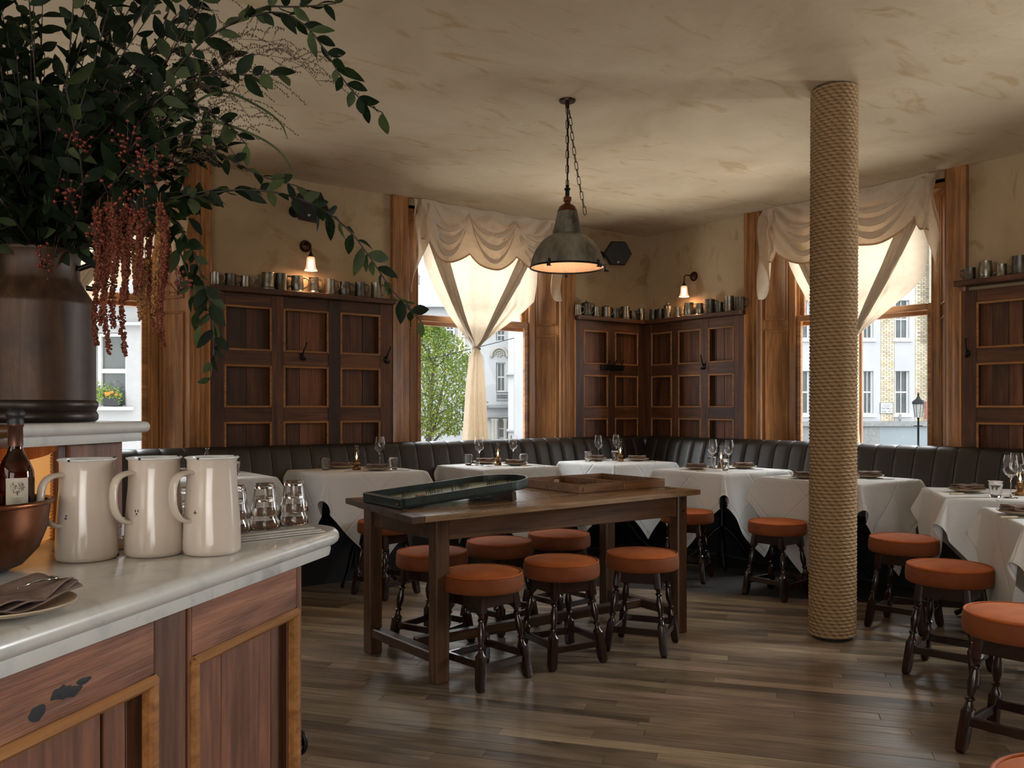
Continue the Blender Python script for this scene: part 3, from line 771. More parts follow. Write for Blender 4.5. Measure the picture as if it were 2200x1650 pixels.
# ------------------------------------------------------------------ stools
def stool_proto():
    t = thing('stool', 'stool', 'stool')
    b = MB()
    pr = [(.001, .505), (.06, .5045), (.12, .501), (.160, .495), (.176, .490)]
    b.lathe([(r, z) for r, z in pr], 48, tint=1.2)  # brighter tint paints the light falling on the seat top
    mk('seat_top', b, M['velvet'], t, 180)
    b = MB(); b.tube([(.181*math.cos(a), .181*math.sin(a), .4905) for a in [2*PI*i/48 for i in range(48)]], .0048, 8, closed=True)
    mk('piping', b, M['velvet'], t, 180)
    b = MB(); b.lathe([(.15, .415), (.182, .416), (.188, .421), (.1905, .44), (.189, .474), (.184, .487), (.176, .490)], 48, tint=.42)  # darker tint paints shade onto the sides of the same velvet
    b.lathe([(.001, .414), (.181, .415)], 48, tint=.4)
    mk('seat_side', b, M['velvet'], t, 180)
    b = MB()
    for k in range(4):
        T = Matrix.Rotation(k*PI/2, 4, 'Z'); b.box(-.10, .10, -.118, -.098, .352, .413, .002, 1, T)
    mk('seat_frame', b, M['stool_x'], t)
    # one turned leg: half width, squareness (1 square .. 0 round)
    prof = [(.413, .019, 1), (.335, .019, 1), (.322, .013, .2), (.312, .0105, 0), (.306, .0165, 0), (.300, .0165, 0), (.294, .011, 0), (.275, .0155, 0), (.250, .0195, 0), (.225, .0165, 0), (.200, .011, 0),
            (.193, .0175, 0), (.187, .0175, 0), (.181, .011, 0), (.170, .013, 0), (.160, .0165, .2), (.150, .0195, 1), (.035, .0195, 1), (.012, .0175, 1), (.0, .012, .9)]
    def leg(ax, ay):
        vs = []; n = 24; b = MB()
        for (z, h, sq) in prof:
            k = (.413-z)/.413; cx = ax*(.098+(.148-.098)*k); cy = ay*(.098+(.148-.098)*k)
            for i in range(n):
                a = 2*PI*i/n
                c_, s_ = math.cos(a), math.sin(a); rs = 1/max(abs(c_), abs(s_)); rs = min(rs, 1.34)
                r = h*(1+(rs-1)*sq)
                vs.append((cx+r*c_, cy+r*s_, z))
        fs = [(i*n+(k+1) % n, i*n+k, (i+1)*n+k, (i+1)*n+(k+1) % n) for i in range(len(prof)-1) for k in range(n)]
        fs.append(tuple((len(prof)-1)*n+k for k in range(n-1, -1, -1)))
        b.add(vs, fs); return b
    for ax, ay in ((-1, -1), (1, -1), (1, 1), (-1, 1)): mk('leg', leg(ax, ay), M['stool_z'], t, 20)
    for k in range(4):
        T = Matrix.Rotation(k*PI/2, 4, 'Z'); e = .137
        dz = .012 if k % 2 else -.006
        mk('stretcher', MB().box(-.128, .128, -e-.010, -e+.010, .085+dz, .118+dz, .003, 1, T), M['stool_x'], t)
    return t
st = Lot(stool_proto())
GS = 'rust velvet stools'
rd = math.radians
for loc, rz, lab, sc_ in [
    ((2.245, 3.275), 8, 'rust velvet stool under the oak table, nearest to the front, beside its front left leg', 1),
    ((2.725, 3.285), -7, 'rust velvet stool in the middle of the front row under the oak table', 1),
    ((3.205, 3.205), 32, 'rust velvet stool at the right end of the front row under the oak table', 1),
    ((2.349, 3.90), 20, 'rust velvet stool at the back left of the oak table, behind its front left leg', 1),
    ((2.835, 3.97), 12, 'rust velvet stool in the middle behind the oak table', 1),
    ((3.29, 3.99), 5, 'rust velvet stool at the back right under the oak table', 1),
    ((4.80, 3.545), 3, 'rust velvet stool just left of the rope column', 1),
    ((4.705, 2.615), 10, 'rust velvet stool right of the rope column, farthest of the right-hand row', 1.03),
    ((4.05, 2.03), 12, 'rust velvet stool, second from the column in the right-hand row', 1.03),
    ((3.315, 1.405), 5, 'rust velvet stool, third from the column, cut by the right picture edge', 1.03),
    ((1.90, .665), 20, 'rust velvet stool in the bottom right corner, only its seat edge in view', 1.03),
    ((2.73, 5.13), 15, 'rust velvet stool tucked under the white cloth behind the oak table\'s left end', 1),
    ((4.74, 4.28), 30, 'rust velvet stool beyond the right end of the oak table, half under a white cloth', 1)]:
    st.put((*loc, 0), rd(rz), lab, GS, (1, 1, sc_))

# ------------------------------------------------------------------ oak table
ot = thing('oak_table', 'long old oak table on square legs in the middle of the room', 'table', (2.80, 3.60, 0), 0)
HT = .797
RT = random.Random(5)
# the old top: left end cut slightly askew
tFL, tBL, tFR, tBR = Vector((1.765, 3.085)), Vector((1.87, 3.94)), Vector((3.635, 3.185)), Vector((3.60, 4.03))
def tpt(u, v): p = tFL.lerp(tFR, u).lerp(tBL.lerp(tBR, u), v); return (p.x-2.80, p.y-3.60)
def tboard(u0, u1, v0, v1, z0, z1): return MB().prism([tpt(u0, v0), tpt(u1, v0), tpt(u1, v1), tpt(u0, v1)], z0, z1, 'z', RT.uniform(.85, 1.1))
vs_ = [0, .2, .4, .61, .80, 1]
for v0, v1 in zip(vs_, vs_[1:]):
    mk('top_board', tboard(.034, 1, v0+.0012, v1-.0012, HT-.027, HT-RT.uniform(0, .0012)), M['oaktop'], ot)
    b = tboard(.0, .0335, v0+.004*RT.random(), v1-.004*RT.random(), HT-.026-.003*RT.random(), HT-.0008); b.t = [.85]*len(b.t); mk('end_board', b, M['oak_y'], ot)
def seg(name, p, q, w_, z0, z1, m_, tn=1.0, c=.003):
    p, q = Vector(p), Vector(q); d = q-p; T = Matrix.Translation((p.x, p.y, 0)) @ Matrix.Rotation(math.atan2(d.y, d.x), 4, 'Z')
    mk(name, MB().box(0, d.length, -w_/2, w_/2, z0, z1, c, tn, T), m_, ot)
LG = {'fl': (-.753, -.262), 'bl': (-.775, .345), 'fr': (.783, -.298), 'br': (.80, .30)}
for k, (x, y) in LG.items():
    mk('leg', MB().box(x-.036, x+.036, y-.036, y+.036, 0, HT-.028, .006, RT.uniform(.85, 1.2)), M['oak_z'], ot)
for a_, c_ in (('fl', 'fr'), ('bl', 'br')): seg('apron', (LG[a_][0]+.037, LG[a_][1]-.012), (LG[c_][0]-.037, LG[c_][1]-.012), .026, HT-.150, HT-.028, M['oak_x'], 1.2)
for a_, c_ in (('fl', 'bl'), ('fr', 'br')):
    seg('apron', (LG[a_][0]-.008, LG[a_][1]+.037), (LG[c_][0]-.008, LG[c_][1]-.037), .026, HT-.150, HT-.028, M['oak_x'])
    seg('stretcher', (LG[a_][0], LG[a_][1]+.037), (LG[c_][0], LG[c_][1]-.037), .058, .085, .135, M['oak_x'], .9, .006)
seg('stretcher', (-.715, .02), (.76, -.01), .052, .088, .138, M['oak_x'], 1.0, .006)
for z in (HT-.055, HT-.12): mk('peg', MB().tube([(.783, -.338, z), (.783, -.330, z)], .0055, 8), M['iron'], ot)

# bagatelle board, propped at its far end
bg = thing('bagatelle_board', 'dark green bagatelle board with rounded end and rows of pins on the oak table', 'game board', (1.865, 3.535, HT+.001), rd(-1))
bg.rotation_euler = (0, -rd(4.4), rd(-1))
L_, Wd = .60, .19
out = [(0, -Wd), (L_, -Wd)]+[(L_+Wd*math.cos(a), Wd*math.sin(a)) for a in [-PI/2+PI*i/24 for i in range(1, 24)]]+[(L_, Wd), (0, Wd)]
mk('base_board', MB().prism(out, .0, .012), M['green'], bg)
inn = [(x*.985+.01 if x < .01 else x-.008*0, y*.95) for x, y in out]
inn = [(.03, -Wd*.94), (L_, -Wd*.94)]+[(L_+Wd*.94*math.cos(a), Wd*.94*math.sin(a)) for a in [-PI/2+PI*i/24 for i in range(1, 24)]]+[(L_, Wd*.94), (.03, Wd*.94)]
mk('playing_surface', MB().prism(inn, .012, .0145), M['baize'], bg)
b = MB(); n = len(out)
vs = []; fs2 = []
for (x, y) in out:
    c0 = (min(x, L_), 0); r = math.hypot(x-min(x, L_), y) or 1
    k = (Wd-.008)/Wd
    ix, iy = (x, y*k) if x <= L_ else (L_+(x-L_)*k, y*k)
    for z in (0, .045): vs += [(x, y, z), (ix, iy, z)]
for i in range(n-1):
    a, c = i*4, (i+1)*4
    fs2 += [(a, c, c+2, a+2), (a+1, a+3, c+3, c+1), (a+2, c+2, c+3, a+3), (a, a+1, c+1, c)]
b.add(vs, fs2); mk('rim', b, M['green'], bg)
mk('end_rail', MB().box(-.008, .022, -Wd, Wd, 0, .046, .004), M['green'], bg)
mk('inner_rail', MB().box(.045, .052, -Wd*.92, Wd*.55, .012, .026, .002), M['green'], bg)
mk('lane_divider', MB().box(.09, .62, -Wd+.028, -Wd+.034, .012, .027, .002), M['boxwood'], bg)
mk('corner_block', MB().box(.085, .125, -Wd+.006, -Wd+.030, .03, .052, .002), M['boxwood'], bg)
mk('prop_block', MB().box(.59, .615, -.20, .20, -.046, -.001, .002), M['oak_y'], bg)
mk('knob', MB().ball((-.012, -Wd+.02, .022), .006), M['brass'], bg, 60)
RB = random.Random(4); b = MB()
for cx_, cy_, m_ in [(.16, .05, 10), (.24, -.05, 12), (.33, .07, 14), (.36, -.09, 10), (.45, .0, 14), (.52, .10, 12), (.56, -.08, 10), (.64, .03, 16), (.66, -.1, 8), (.30, 0, 8), (.70, .06, 9)]:
    r = RB.uniform(.022, .040)
    for i in range(m_):
        a = -PI*.15+PI*1.3*i/m_+PI/2
        x, y = cx_+r*math.cos(a), cy_+r*math.sin(a)
        b.tube([(x, y, .013), (x+RB.uniform(-.002, .002), y, .013+RB.uniform(.026, .034))], .0009, 4)
mk('pins', b, M['iron'], bg, None, kind='stuff')

# folding draughts box, lying open
dx = thing('games_box', 'open hinged wooden games box with draughts pieces on the oak table', 'box', (3.27, 3.675, HT), rd(0))
for x0, x1 in ((-.325, -.001), (.001, .325)):
    pass
BW, BD, BH = .322, .265, .047
for y in (-BD, BD-.012): mk('box_side', MB().box(-BW, -.002, y, y+.012, .001, BH, .0015), M['boxwood'], dx)
for y in (-BD, BD-.012): mk('box_side', MB().box(.002, BW, y, y+.012, .001, BH, .0015), M['boxwood'], dx)
for x in (-BW, -.013, .002, BW-.011): mk('box_end', MB().box(x, x+.011, -BD+.012, BD-.012, .001, BH, .0015, .9), M['boxwood'], dx)
for x0, x1 in ((-BW+.01, -.012), (.012, BW-.01)): mk('box_bottom', MB().box(x0, x1, -BD+.01, BD-.01, .001, .007), M['felt'] if x0 > 0 else M['oak_x'], dx)
b = MB(); b.tube([(-BW+.03, -BD-.002, .034), (-BW+.034, -BD-.005, .020), (-BW+.03, -BD-.003, .012), (-BW+.026, -BD-.005, .018)], .0018, 6); mk('hook', b, M['brass'], dx, 180)
DL_ = ['pale draughts piece at the bottom of the little stack in the games box', 'pale draughts piece in the middle of the little stack in the games box', 'pale draughts piece right behind the stack in the games box',
       'pale draughts piece just left of the stack in the games box', 'pale draughts piece on top of the stack in the left half of the games box', 'pale draughts piece in the back left of the games box',
       'brown draughts piece under another in the right half of the games box', 'brown draughts piece right of the stacked pair in the games box', 'brown draughts piece on top of the pair, right half of the box',
       'brown draughts piece left of the stacked pair in the games box', 'brown draughts piece farthest right in the games box']
for i, (x, y, z) in enumerate([(-.12, .17, .007), (-.12, .17, .016), (-.09, .19, .007), (-.15, .15, .007), (-.118, .168, .025), (-.16, .20, .007), (.11, .20, .007), (.145, .19, .007), (.112, .198, .016), (.075, .215, .007), (.18, .21, .007)]):
    lab = ['top draughtsman of the pale stack in the left half of the games box', 'middle draughtsman of the stack in the left half of the games box'][0] if i == 4 else None
    o = mk('draughts_piece', MB().lathe([(.001, 0), (.0135, 0), (.015, .002), (.015, .0075), (.0135, .009), (.009, .0085), (.001, .0085)], 20), M['bone'] if i < 6 else M['bead_x'], None, 40, (3.275+x, 3.68+y, HT+z))
    side = 'left' if i < 6 else 'right'
    tag(o, DL_[i], 'game piece', 'draughts pieces in the games box')
o = mk('dice', MB().box(-.006, .006, -.006, .006, 0, .012, .002), M['iron'], None, None, (3.46, 3.80, HT+.0075)); tag(o, 'small dark die on the green felt of the games box', 'die')

# ------------------------------------------------------------------ dining tables with cloths
def cloth_mesh(ax, ay, S, h, seed, phase=0):
    RC = random.Random(seed); N = 84; vs = []; uv = []
    f1, f2 = RC.uniform(14, 19), RC.uniform(0, 6)
    amp = [RC.uniform(.3, 1.3) for _ in range(4)]
    c45 = math.cos(PI/4+phase); s45 = math.sin(PI/4+phase)
    for j in range(N+1):
        for i in range(N+1):
            u = (i/N-.5)*2*S; v_ = (j/N-.5)*2*S
            x = u*c45-v_*s45; y = u*s45+v_*c45
            nx = max(-ax, min(ax, x)); ny = max(-ay, min(ay, y)); dx_, dy_ = x-nx, y-ny
            d = math.hypot(dx_, dy_)
            if d < 1e-6: px, py, pz = x, y, h+.0008*math.sin(x*30)*math.sin(y*27)
            else:
                ex, ey = dx_/d, dy_/d
                phi = math.atan2(abs(dy_), abs(dx_)); corner = math.sin(2*phi) if (abs(dx_) > 1e-6 and abs(dy_) > 1e-6) else 0
                # distance along the side from the nearer corner
                if corner == 0:
                    e = min(ax-abs(nx), 9) if abs(dy_) > 0 else ay-abs(ny)
                    near = math.exp(-max(e, 0)/.10)
                    s_al = nx if abs(dy_) > 0 else ny
                    k = (0 if dx_ > 0 else 1) if abs(dx_) > 0 else (2 if dy_ > 0 else 3)
                    o = .010+(.045+.05*near)*d+amp[k]*.020*math.sin(s_al*f1+f2+k)*min(1, d*3)
                else:
                    o = .010+(.095+.42*corner)*d
                rnd = min(1, d/.03)
                o *= 1
                drop = math.sqrt(max(d*d-o*o, 0)) if d > o else d*.3
                px = nx+ex*min(o, d); py = ny+ey*min(o, d); pz = h-drop
                pz = max(pz, .03)
            vs.append((px, py, pz)); uv.append((u, v_))
    fs_ = [(j*(N+1)+i, j*(N+1)+i+1, (j+1)*(N+1)+i+1, (j+1)*(N+1)+i) for j in range(N) for i in range(N)]
    me = bpy.data.meshes.new('cloth'); me.from_pydata(vs, [], fs_)
    ul = me.uv_layers.new(name='UVMap')
    for p in me.polygons:
        for li in p.loop_indices: ul.data[li].uv = uv[me.loops[li].vertex_index]
    me.polygons.foreach_set('use_smooth', [True]*len(me.polygons)); me.materials.append(M['cloth']); return me
def iron_table(lab, loc, rz, ax, ay, h):
    t = thing('dining_table', lab, 'table', loc, rz, 'cloth covered dining tables')
    mk('table_top', MB().box(-ax, ax, -ay, ay, h-.028, h-.004, .004), M['oak_x'], t)
    mk('column', MB().lathe([(.03, .10), (.024, .2), (.022, .45), (.03, .62), (.045, h-.03)], 14), M['iron'], t, 60)
    mk('top_bracket', MB().box(-ax*.8, ax*.8, -.018, .018, h-.045, h-.029).box(-.018, .018, -ay*.8, ay*.8, h-.045, h-.029), M['iron'], t)
    for k in range(4):
        a = PI/4+k*PI/2; c_, s_ = math.cos(a), math.sin(a)
        pts = [(c_*r, s_*r, z) for r, z in ((.015, .30), (.06, .27), (.12, .20), (.19, .10), (.27, .035), (.30, .016))]
        mk('leg', MB().tube(pts, [.014, .015, .015, .014, .013, .016], 8), M['iron'], t, 60)
    return t
TB = [  # key, centre, rz, ax, ay, h, cloth half side, seed, where
 ('a', (1.70, 5.70), 0, .36, .33, .80, .66, 1, 'behind the enamel jugs at the left'),
 ('b', (2.775, 5.66), 0, .375, .33, .795, .69, 2, 'left of the far window, behind the oak table'),
 ('c', (4.02, 5.655), 0, .345, .33, .780, .67, 3, 'under the far window, behind the bagatelle board'),
 ('d', (5.24, 5.55), 0, .36, .35, .770, .70, 4, 'in the corner of the room'),
 ('e', (5.385, 4.50), 0, .40, .345, .756, .70, 5, 'right of the oak table, before the corner panelling'),
 ('f', (5.39, 3.475), 0, .36, .385, .756, .71, 6, 'behind the rope column'),
 ('g', (5.16, 2.27), math.atan2(.6, .8), .34, .36, .756, .66, 7, 'at the right under the right-hand panelling'),
 ('h', (4.33, 1.53), math.atan2(.6, .8), .36, .36, .756, .68, 8, 'at the right picture edge, nearest of all'),
]
for k, c, rz, ax, ay, h, S, sd, wh in TB:
    iron_table('cloth covered table '+wh, (*c, 0), rz, ax, ay, h)
    o = mk('tablecloth', cloth_mesh(ax, ay, S, h, sd, 0), None, None, None, (*c, 0), (0, 0, rz))
    tag(o, 'white tablecloth on the table '+wh, 'tablecloth', 'white tablecloths')
PZ = {k: h+.0015 for k, c, rz, ax, ay, h, S, sd, wh in TB}
WH = {'a': 'on the table behind the jugs', 'b': 'on the table left of the far window', 'c': 'on the table under the far window', 'd': 'on the corner table',
      'e': 'on the table right of the oak table', 'f': 'on the table behind the column', 'g': 'on the table under the right panelling', 'h': 'on the table at the right edge'}
# tableware
def flute(a, z): return 1+(.045*abs(math.cos(a*5)) if .012 < z < .058 else 0)
def tumbler():
    t = thing('tumbler', 'tumbler', 'glass')
    pr = [(.001, 0), (.0245, 0), (.0262, .004), (.027, .012), (.0325, .058), (.0365, .065), (.0405, .086), (.0395, .0875), (.0385, .085), (.0345, .065), (.0305, .058), (.0245, .014), (.001, .012)]
    mk('bowl', MB().lathe(pr, 40, wob=lambda a, z: 1+.055*abs(math.cos(a*4.5))*(1 if .01 < z < .06 else 0)), M['glass'], t, 60); return t
def wine():
    t = thing('wine_glass', 'wine glass', 'glass')
    pr = [(.001, .0), (.036, 0), (.0365, .0015), (.012, .0045), (.0045, .010), (.0034, .03), (.0034, .095), (.006, .108), (.020, .116), (.034, .130), (.0405, .150), (.0400, .170), (.0345, .205), (.030, .232),
          (.0292, .232), (.0336, .205), (.0391, .170), (.0396, .150), (.033, .131), (.019, .1175), (.001, .114)]
    mk('bowl', MB().lathe(pr, 36), M['glass'], t, 60); return t
def lamp():
    t = thing('oil_lamp', 'lamp', 'lamp')
    mk('base', MB().lathe([(.001, 0), (.028, 0), (.030, .004), (.030, .018), (.024, .024), (.016, .028), (.020, .036), (.028, .044), (.026, .054), (.014, .058), (.014, .070), (.017, .074)], 24), M['brass'], t, 40)
    mk('glass_chimney', MB().lathe([(.016, .072), (.016, .080), (.026, .098), (.028, .108), (.023, .124), (.012, .150), (.0105, .160), (.0125, .176)], 24), M['chimney'], t, 180)
    mk('flame', MB().lathe([(.0005, .080), (.0045, .088), (.0050, .093), (.0025, .104), (.0004, .112)], 10), M['flame'], t, 180); return t
def plate_(r=.105):
    t = thing('plate', 'plate', 'plate')
    mk('dish', MB().lathe([(.001, .004), (.05, .004), (r-.01, .014), (r, .020), (r-.001, .022), (r-.012, .017), (.05, .008), (.001, .008)], 40), M['plate'], t, 60); return t
def napkin():
    t = thing('napkin', 'napkin', 'napkin')
    for k in range(3):
        b = MB()
        def f(u, v, k=k):
            x = (u-.5)*(.155-.006*k); y = (v-.5)*.092
            z = .011*k+.004+.004*(abs(2*u-1)**3)+.003*math.sin(u*9+k*2)*math.sin(v*5+k)
            return (x, y, z)
        b.grid(f, 14, 8); b.grid(lambda u, v: (lambda q: (q[0], q[1], q[2]+.009))(f(1-u, v)), 14, 8)
        me_ = b
        def side(u, v): q = f(u, 0); return (q[0], q[1]-.003*math.sin(PI*v), q[2]+.009*v)
        b.grid(side, 14, 3)
        def side2(u, v): q = f(0, 1-u); return (q[0]-.003*math.sin(PI*v), q[1], q[2]+.009*v)
        b.grid(side2, 8, 3)
        b.grid(lambda u, v: (lambda q: (q[0]+.003*math.sin(PI*v), q[1], q[2]+.009*v))(f(1, u)), 8, 3)
        mk('fold', b, M['napkin'], t, 60)
    return t
def knife():
    t = thing('knife', 'knife', 'knife')
    mk('handle', MB().box(-.10, -.02, -.0065, .0065, 0, .009, .003), M['bone'], t)
    mk('ferrule', MB().box(-.02, -.014, -.0055, .0055, .0005, .0085, .002), M['steel'], t)
    mk('blade', MB().box(-.014, .10, -.006, .006, .001, .0035, .001), M['steel'], t); return t
def fork():
    t = thing('fork', 'fork', 'fork')
    mk('handle', MB().box(-.10, .03, -.0035, .0035, .001, .004, .001), M['steel'], t)
    b = MB().box(.03, .055, -.010, .010, .001, .0035, .001)
    for i in range(4): b.box(.055, .092, -.010+i*.0059, -.0078+i*.0059, .001, .0035)
    mk('tines', b, M['steel'], t); return t
LT = {'tumbler': Lot(tumbler()), 'wine': Lot(wine()), 'lamp': Lot(lamp()), 'plate': Lot(plate_()), 'napkin': Lot(napkin()), 'knife': Lot(knife()), 'fork': Lot(fork())}
NAME = {'tumbler': 'short faceted glass tumbler', 'wine': 'stemmed wine glass', 'lamp': 'lit brass oil lamp with glass chimney', 'plate': 'beige stoneware plate', 'napkin': 'folded taupe napkin', 'knife': 'bone handled knife', 'fork': 'steel fork'}
GRP = {'tumbler': 'glass tumblers on the tables', 'wine': 'wine glasses on the tables', 'lamp': 'oil lamps on the tables', 'plate': 'plates on the tables', 'napkin': 'napkins on the plates', 'knife': 'bone handled knives', 'fork': 'steel forks'}
SET = {
 'a': [('tumbler', 1.90, 5.68, 'right one'), ('lamp', 1.755, 5.80, ''), ('plate', 1.60, 5.86, 'back one'), ('napkin', 1.60, 5.86, '')],
 'b': [('tumbler', 2.60, 5.80, 'left one'), ('plate', 2.76, 5.87, 'back left one'), ('napkin', 2.76, 5.87, 'at the back left'), ('lamp', 2.785, 5.68, ''), ('plate', 2.88, 5.54, 'front right one'), ('napkin', 2.88, 5.54, 'at the front right'), ('wine', 3.045, 5.82, ''), ('tumbler', 3.02, 5.56, 'right one'), ('knife', 2.975, 5.44, ''), ('fork', 2.71, 5.50, '')],
 'c': [('tumbler', 3.855, 5.83, 'left one'), ('plate', 4.05, 5.87, 'back one'), ('napkin', 4.05, 5.87, 'at the back'), ('wine', 3.90, 5.74, 'left one'), ('lamp', 4.035, 5.67, ''), ('fork', 3.98, 5.58, ''), ('plate', 4.135, 5.57, 'front one'), ('napkin', 4.135, 5.57, 'at the front'), ('wine', 4.27, 5.78, 'right one'), ('tumbler', 4.245, 5.60, 'right one'), ('knife', 4.20, 5.42, '')],
 'd': [('tumbler', 5.05, 5.72, 'left one'), ('plate', 5.21, 5.80, 'left one'), ('napkin', 5.21, 5.80, 'at the left'), ('wine', 5.12, 5.66, 'left one'), ('lamp', 5.29, 5.56, ''), ('wine', 5.40, 5.73, 'right one'), ('tumbler', 5.32, 5.66, 'right one, behind the lamp'), ('plate', 5.47, 5.53, 'right one'), ('napkin', 5.47, 5.53, 'at the right'), ('fork', 5.42, 5.38, '')],
 'e': [('plate', 5.22, 4.62, 'left one'), ('napkin', 5.22, 4.62, 'at the left'), ('wine', 5.44, 4.64, 'left one'), ('tumbler', 5.50, 4.70, 'back one'), ('lamp', 5.46, 4.57, ''), ('tumbler', 5.30, 4.40, 'front one'), ('wine', 5.47, 4.50, 'right one'), ('plate', 5.62, 4.47, 'right one'), ('napkin', 5.62, 4.47, 'at the right'), ('knife', 5.13, 4.42, ''), ('fork', 5.53, 4.33, '')],
 'f': [('plate', 5.17, 3.58, 'half hidden by the rope'), ('napkin', 5.17, 3.58, 'half hidden by the rope'), ('plate', 5.56, 3.35, 'right one'), ('napkin', 5.56, 3.35, 'at the right'), ('fork', 5.50, 3.22, 'right one'), ('wine', 5.62, 3.56, 'peeking past the rope'), ('fork', 5.16, 3.72, 'left one')],
 'g': [('plate', 5.08, 2.44, ''), ('napkin', 5.08, 2.44, ''), ('knife', 4.955, 2.385, ''), ('tumbler', 4.926, 2.216, ''), ('wine', 4.968, 2.155, 'nearer one'), ('lamp', 5.14, 2.18, ''), ('wine', 5.24, 2.24, 'farther one at the picture edge')],
 'h': [('plate', 4.20, 1.775, ''), ('napkin', 4.20, 1.775, ''), ('knife', 4.085, 1.73, '')]}
RS = random.Random(9)
for k, items in SET.items():
    for nm, x, y, ex in items:
        z = PZ[k]
        rz = RS.uniform(-.25, .25)
        if nm == 'napkin': z += .009
        if nm in ('knife', 'fork', 'napkin'):
            rz = -rd(37)+RS.uniform(-.12, .12)
            if k in 'gh': rz = rd(-30)
        lab = NAME[nm]+' '+WH[k]+((', '+ex) if ex else '')
        o = LT[nm].put((x, y, z), rz, lab, GRP[nm])
        if nm == 'lamp' and k != 'f': point('lamp_flame_light', (x, y, z+.095), .25, (1, .55, .22), .006)
# ------------------------------------------------------------------ pendant lamp
pl = thing('pendant_lamp', 'grey metal dome pendant lamp hanging on chains from the ceiling over the oak table', 'lamp', (3.115, 3.703, 0))
mk('ceiling_rose', MB().lathe([(.001, 2.968), (.045, 2.968), (.047, 2.974), (.047, HC-.001), (.001, HC-.001)], 24), M['bronze'], pl, 40)
mk('ceiling_rose', MB().lathe([(.001, 2.935), (.012, 2.935), (.012, 2.970), (.001, 2.970)], 12), M['bronze'], pl, 40)
def link_mesh():
    b = MB(); p = []
    for i in range(16):
        a = 2*PI*i/16; x = .0085*math.cos(a); z = (.0155 if math.sin(a) > 0 else -.0155)+.0085*math.sin(a)
        p.append((x, 0, z))
    b.tube(p, .0021, 6, closed=True); m_ = b.mesh('link', 180); m_.materials.append(M['iron']); return m_
lm = link_mesh()
def chain(p0, p1, sag=0, n=None):
    p0, p1 = Vector(p0), Vector(p1); L = (p1-p0).length; n = n or int(L/.040)
    for i in range(n):
        k = (i+.5)/n; p = p0.lerp(p1, k)+Vector((math.sin(k*PI)*sag, 0, 0))
        o = mk('chain_link', lm, None, pl); d = (p1-p0).normalized()
        q = d.to_track_quat('Z', 'Y').to_matrix().to_4x4()
        o.matrix_local = Matrix.Translation(p) @ q @ Matrix.Rotation((i % 2)*PI/2+.4, 4, 'Z')
chain((0, 0, 2.945), (0, 0, 2.485)); 
chain((.010, -.005, 2.92), (.082, -.06, 2.335), -.012)
mk('cable', MB().tube([(0, 0, 2.95), (.008, .003, 2.75), (0, 0, 2.49)], .004, 6), M['bronze'], pl, 180)
mk('stem', MB().lathe([(.001, 2.505), (.008, 2.50), (.010, 2.485), (.018, 2.480), (.018, 2.474), (.012, 2.468), (.012, 2.42), (.001, 2.42)], 16), M['iron'], pl, 40)
mk('copper_nut', MB().lathe([(.012, 2.434), (.023, 2.432), (.024, 2.428), (.024, 2.412), (.023, 2.408), (.018, 2.404), (.018, 2.385)], 6), M['copper'], pl, 30)
mk('copper_cap', MB().lathe([(.012, 2.392), (.028, 2.390), (.045, 2.378), (.055, 2.358), (.058, 2.352), (.056, 2.350)], 32), M['copper'], pl, 60)
mk('neck', MB().lathe([(.055, 2.350), (.062, 2.32), (.074, 2.268), (.082, 2.235), (.084, 2.222)], 48), M['zinc'], pl, 60)
dome = [(.084, 2.222), (.110, 2.208), (.145, 2.180), (.178, 2.135), (.200, 2.085), (.208, 2.048), (.209, 2.040)]
mk('dome', MB().lathe(dome, 64), M['zinc'], pl, 60)
m, nt, b = mat('dome_lining'); b.inputs['Base Color'].default_value = (.80, .62, .48, 1); b.inputs['Roughness'].default_value = .5
mk('dome_lining', MB().lathe([(r-.004, z-.002) for r, z in dome], 64), m, pl, 60)
mk('rim', MB().tube([(.209*math.cos(a), .209*math.sin(a), 2.036) for a in [2*PI*i/64 for i in range(64)]], .0055, 8, closed=True), M['iron'], pl, 60)
mk('glass_disc', MB().lathe([(.001, 2.030), (.12, 2.031), (.204, 2.035)], 48), M['chimney'], pl, 60)
for a in (-2.75, -.55, -1.35, .9):
    b = MB(); x, y = .213*math.cos(a), .213*math.sin(a)
    b.box(x-.006, x+.006, y-.006, y+.006, 2.022, 2.058, .002); b.tube([(x*1.00, y, 2.030), (x*1.09, y*1.09, 2.020)], .003, 6); b.ball((x*1.08, y*1.08, 2.020), .007, 6, 4); b.tube([(x-.012, y, 2.020), (x+.012, y, 2.020)], .003, 6)
    mk('wing_nut', b, M['iron'], pl, 60)
mk('bulb', MB().ball((0, 0, 2.14), .030, 16, 8), M['bulb'], pl, 180)
point('pendant_light', (3.115, 3.703, 2.085), 1.6, (1, .66, .42), .03)

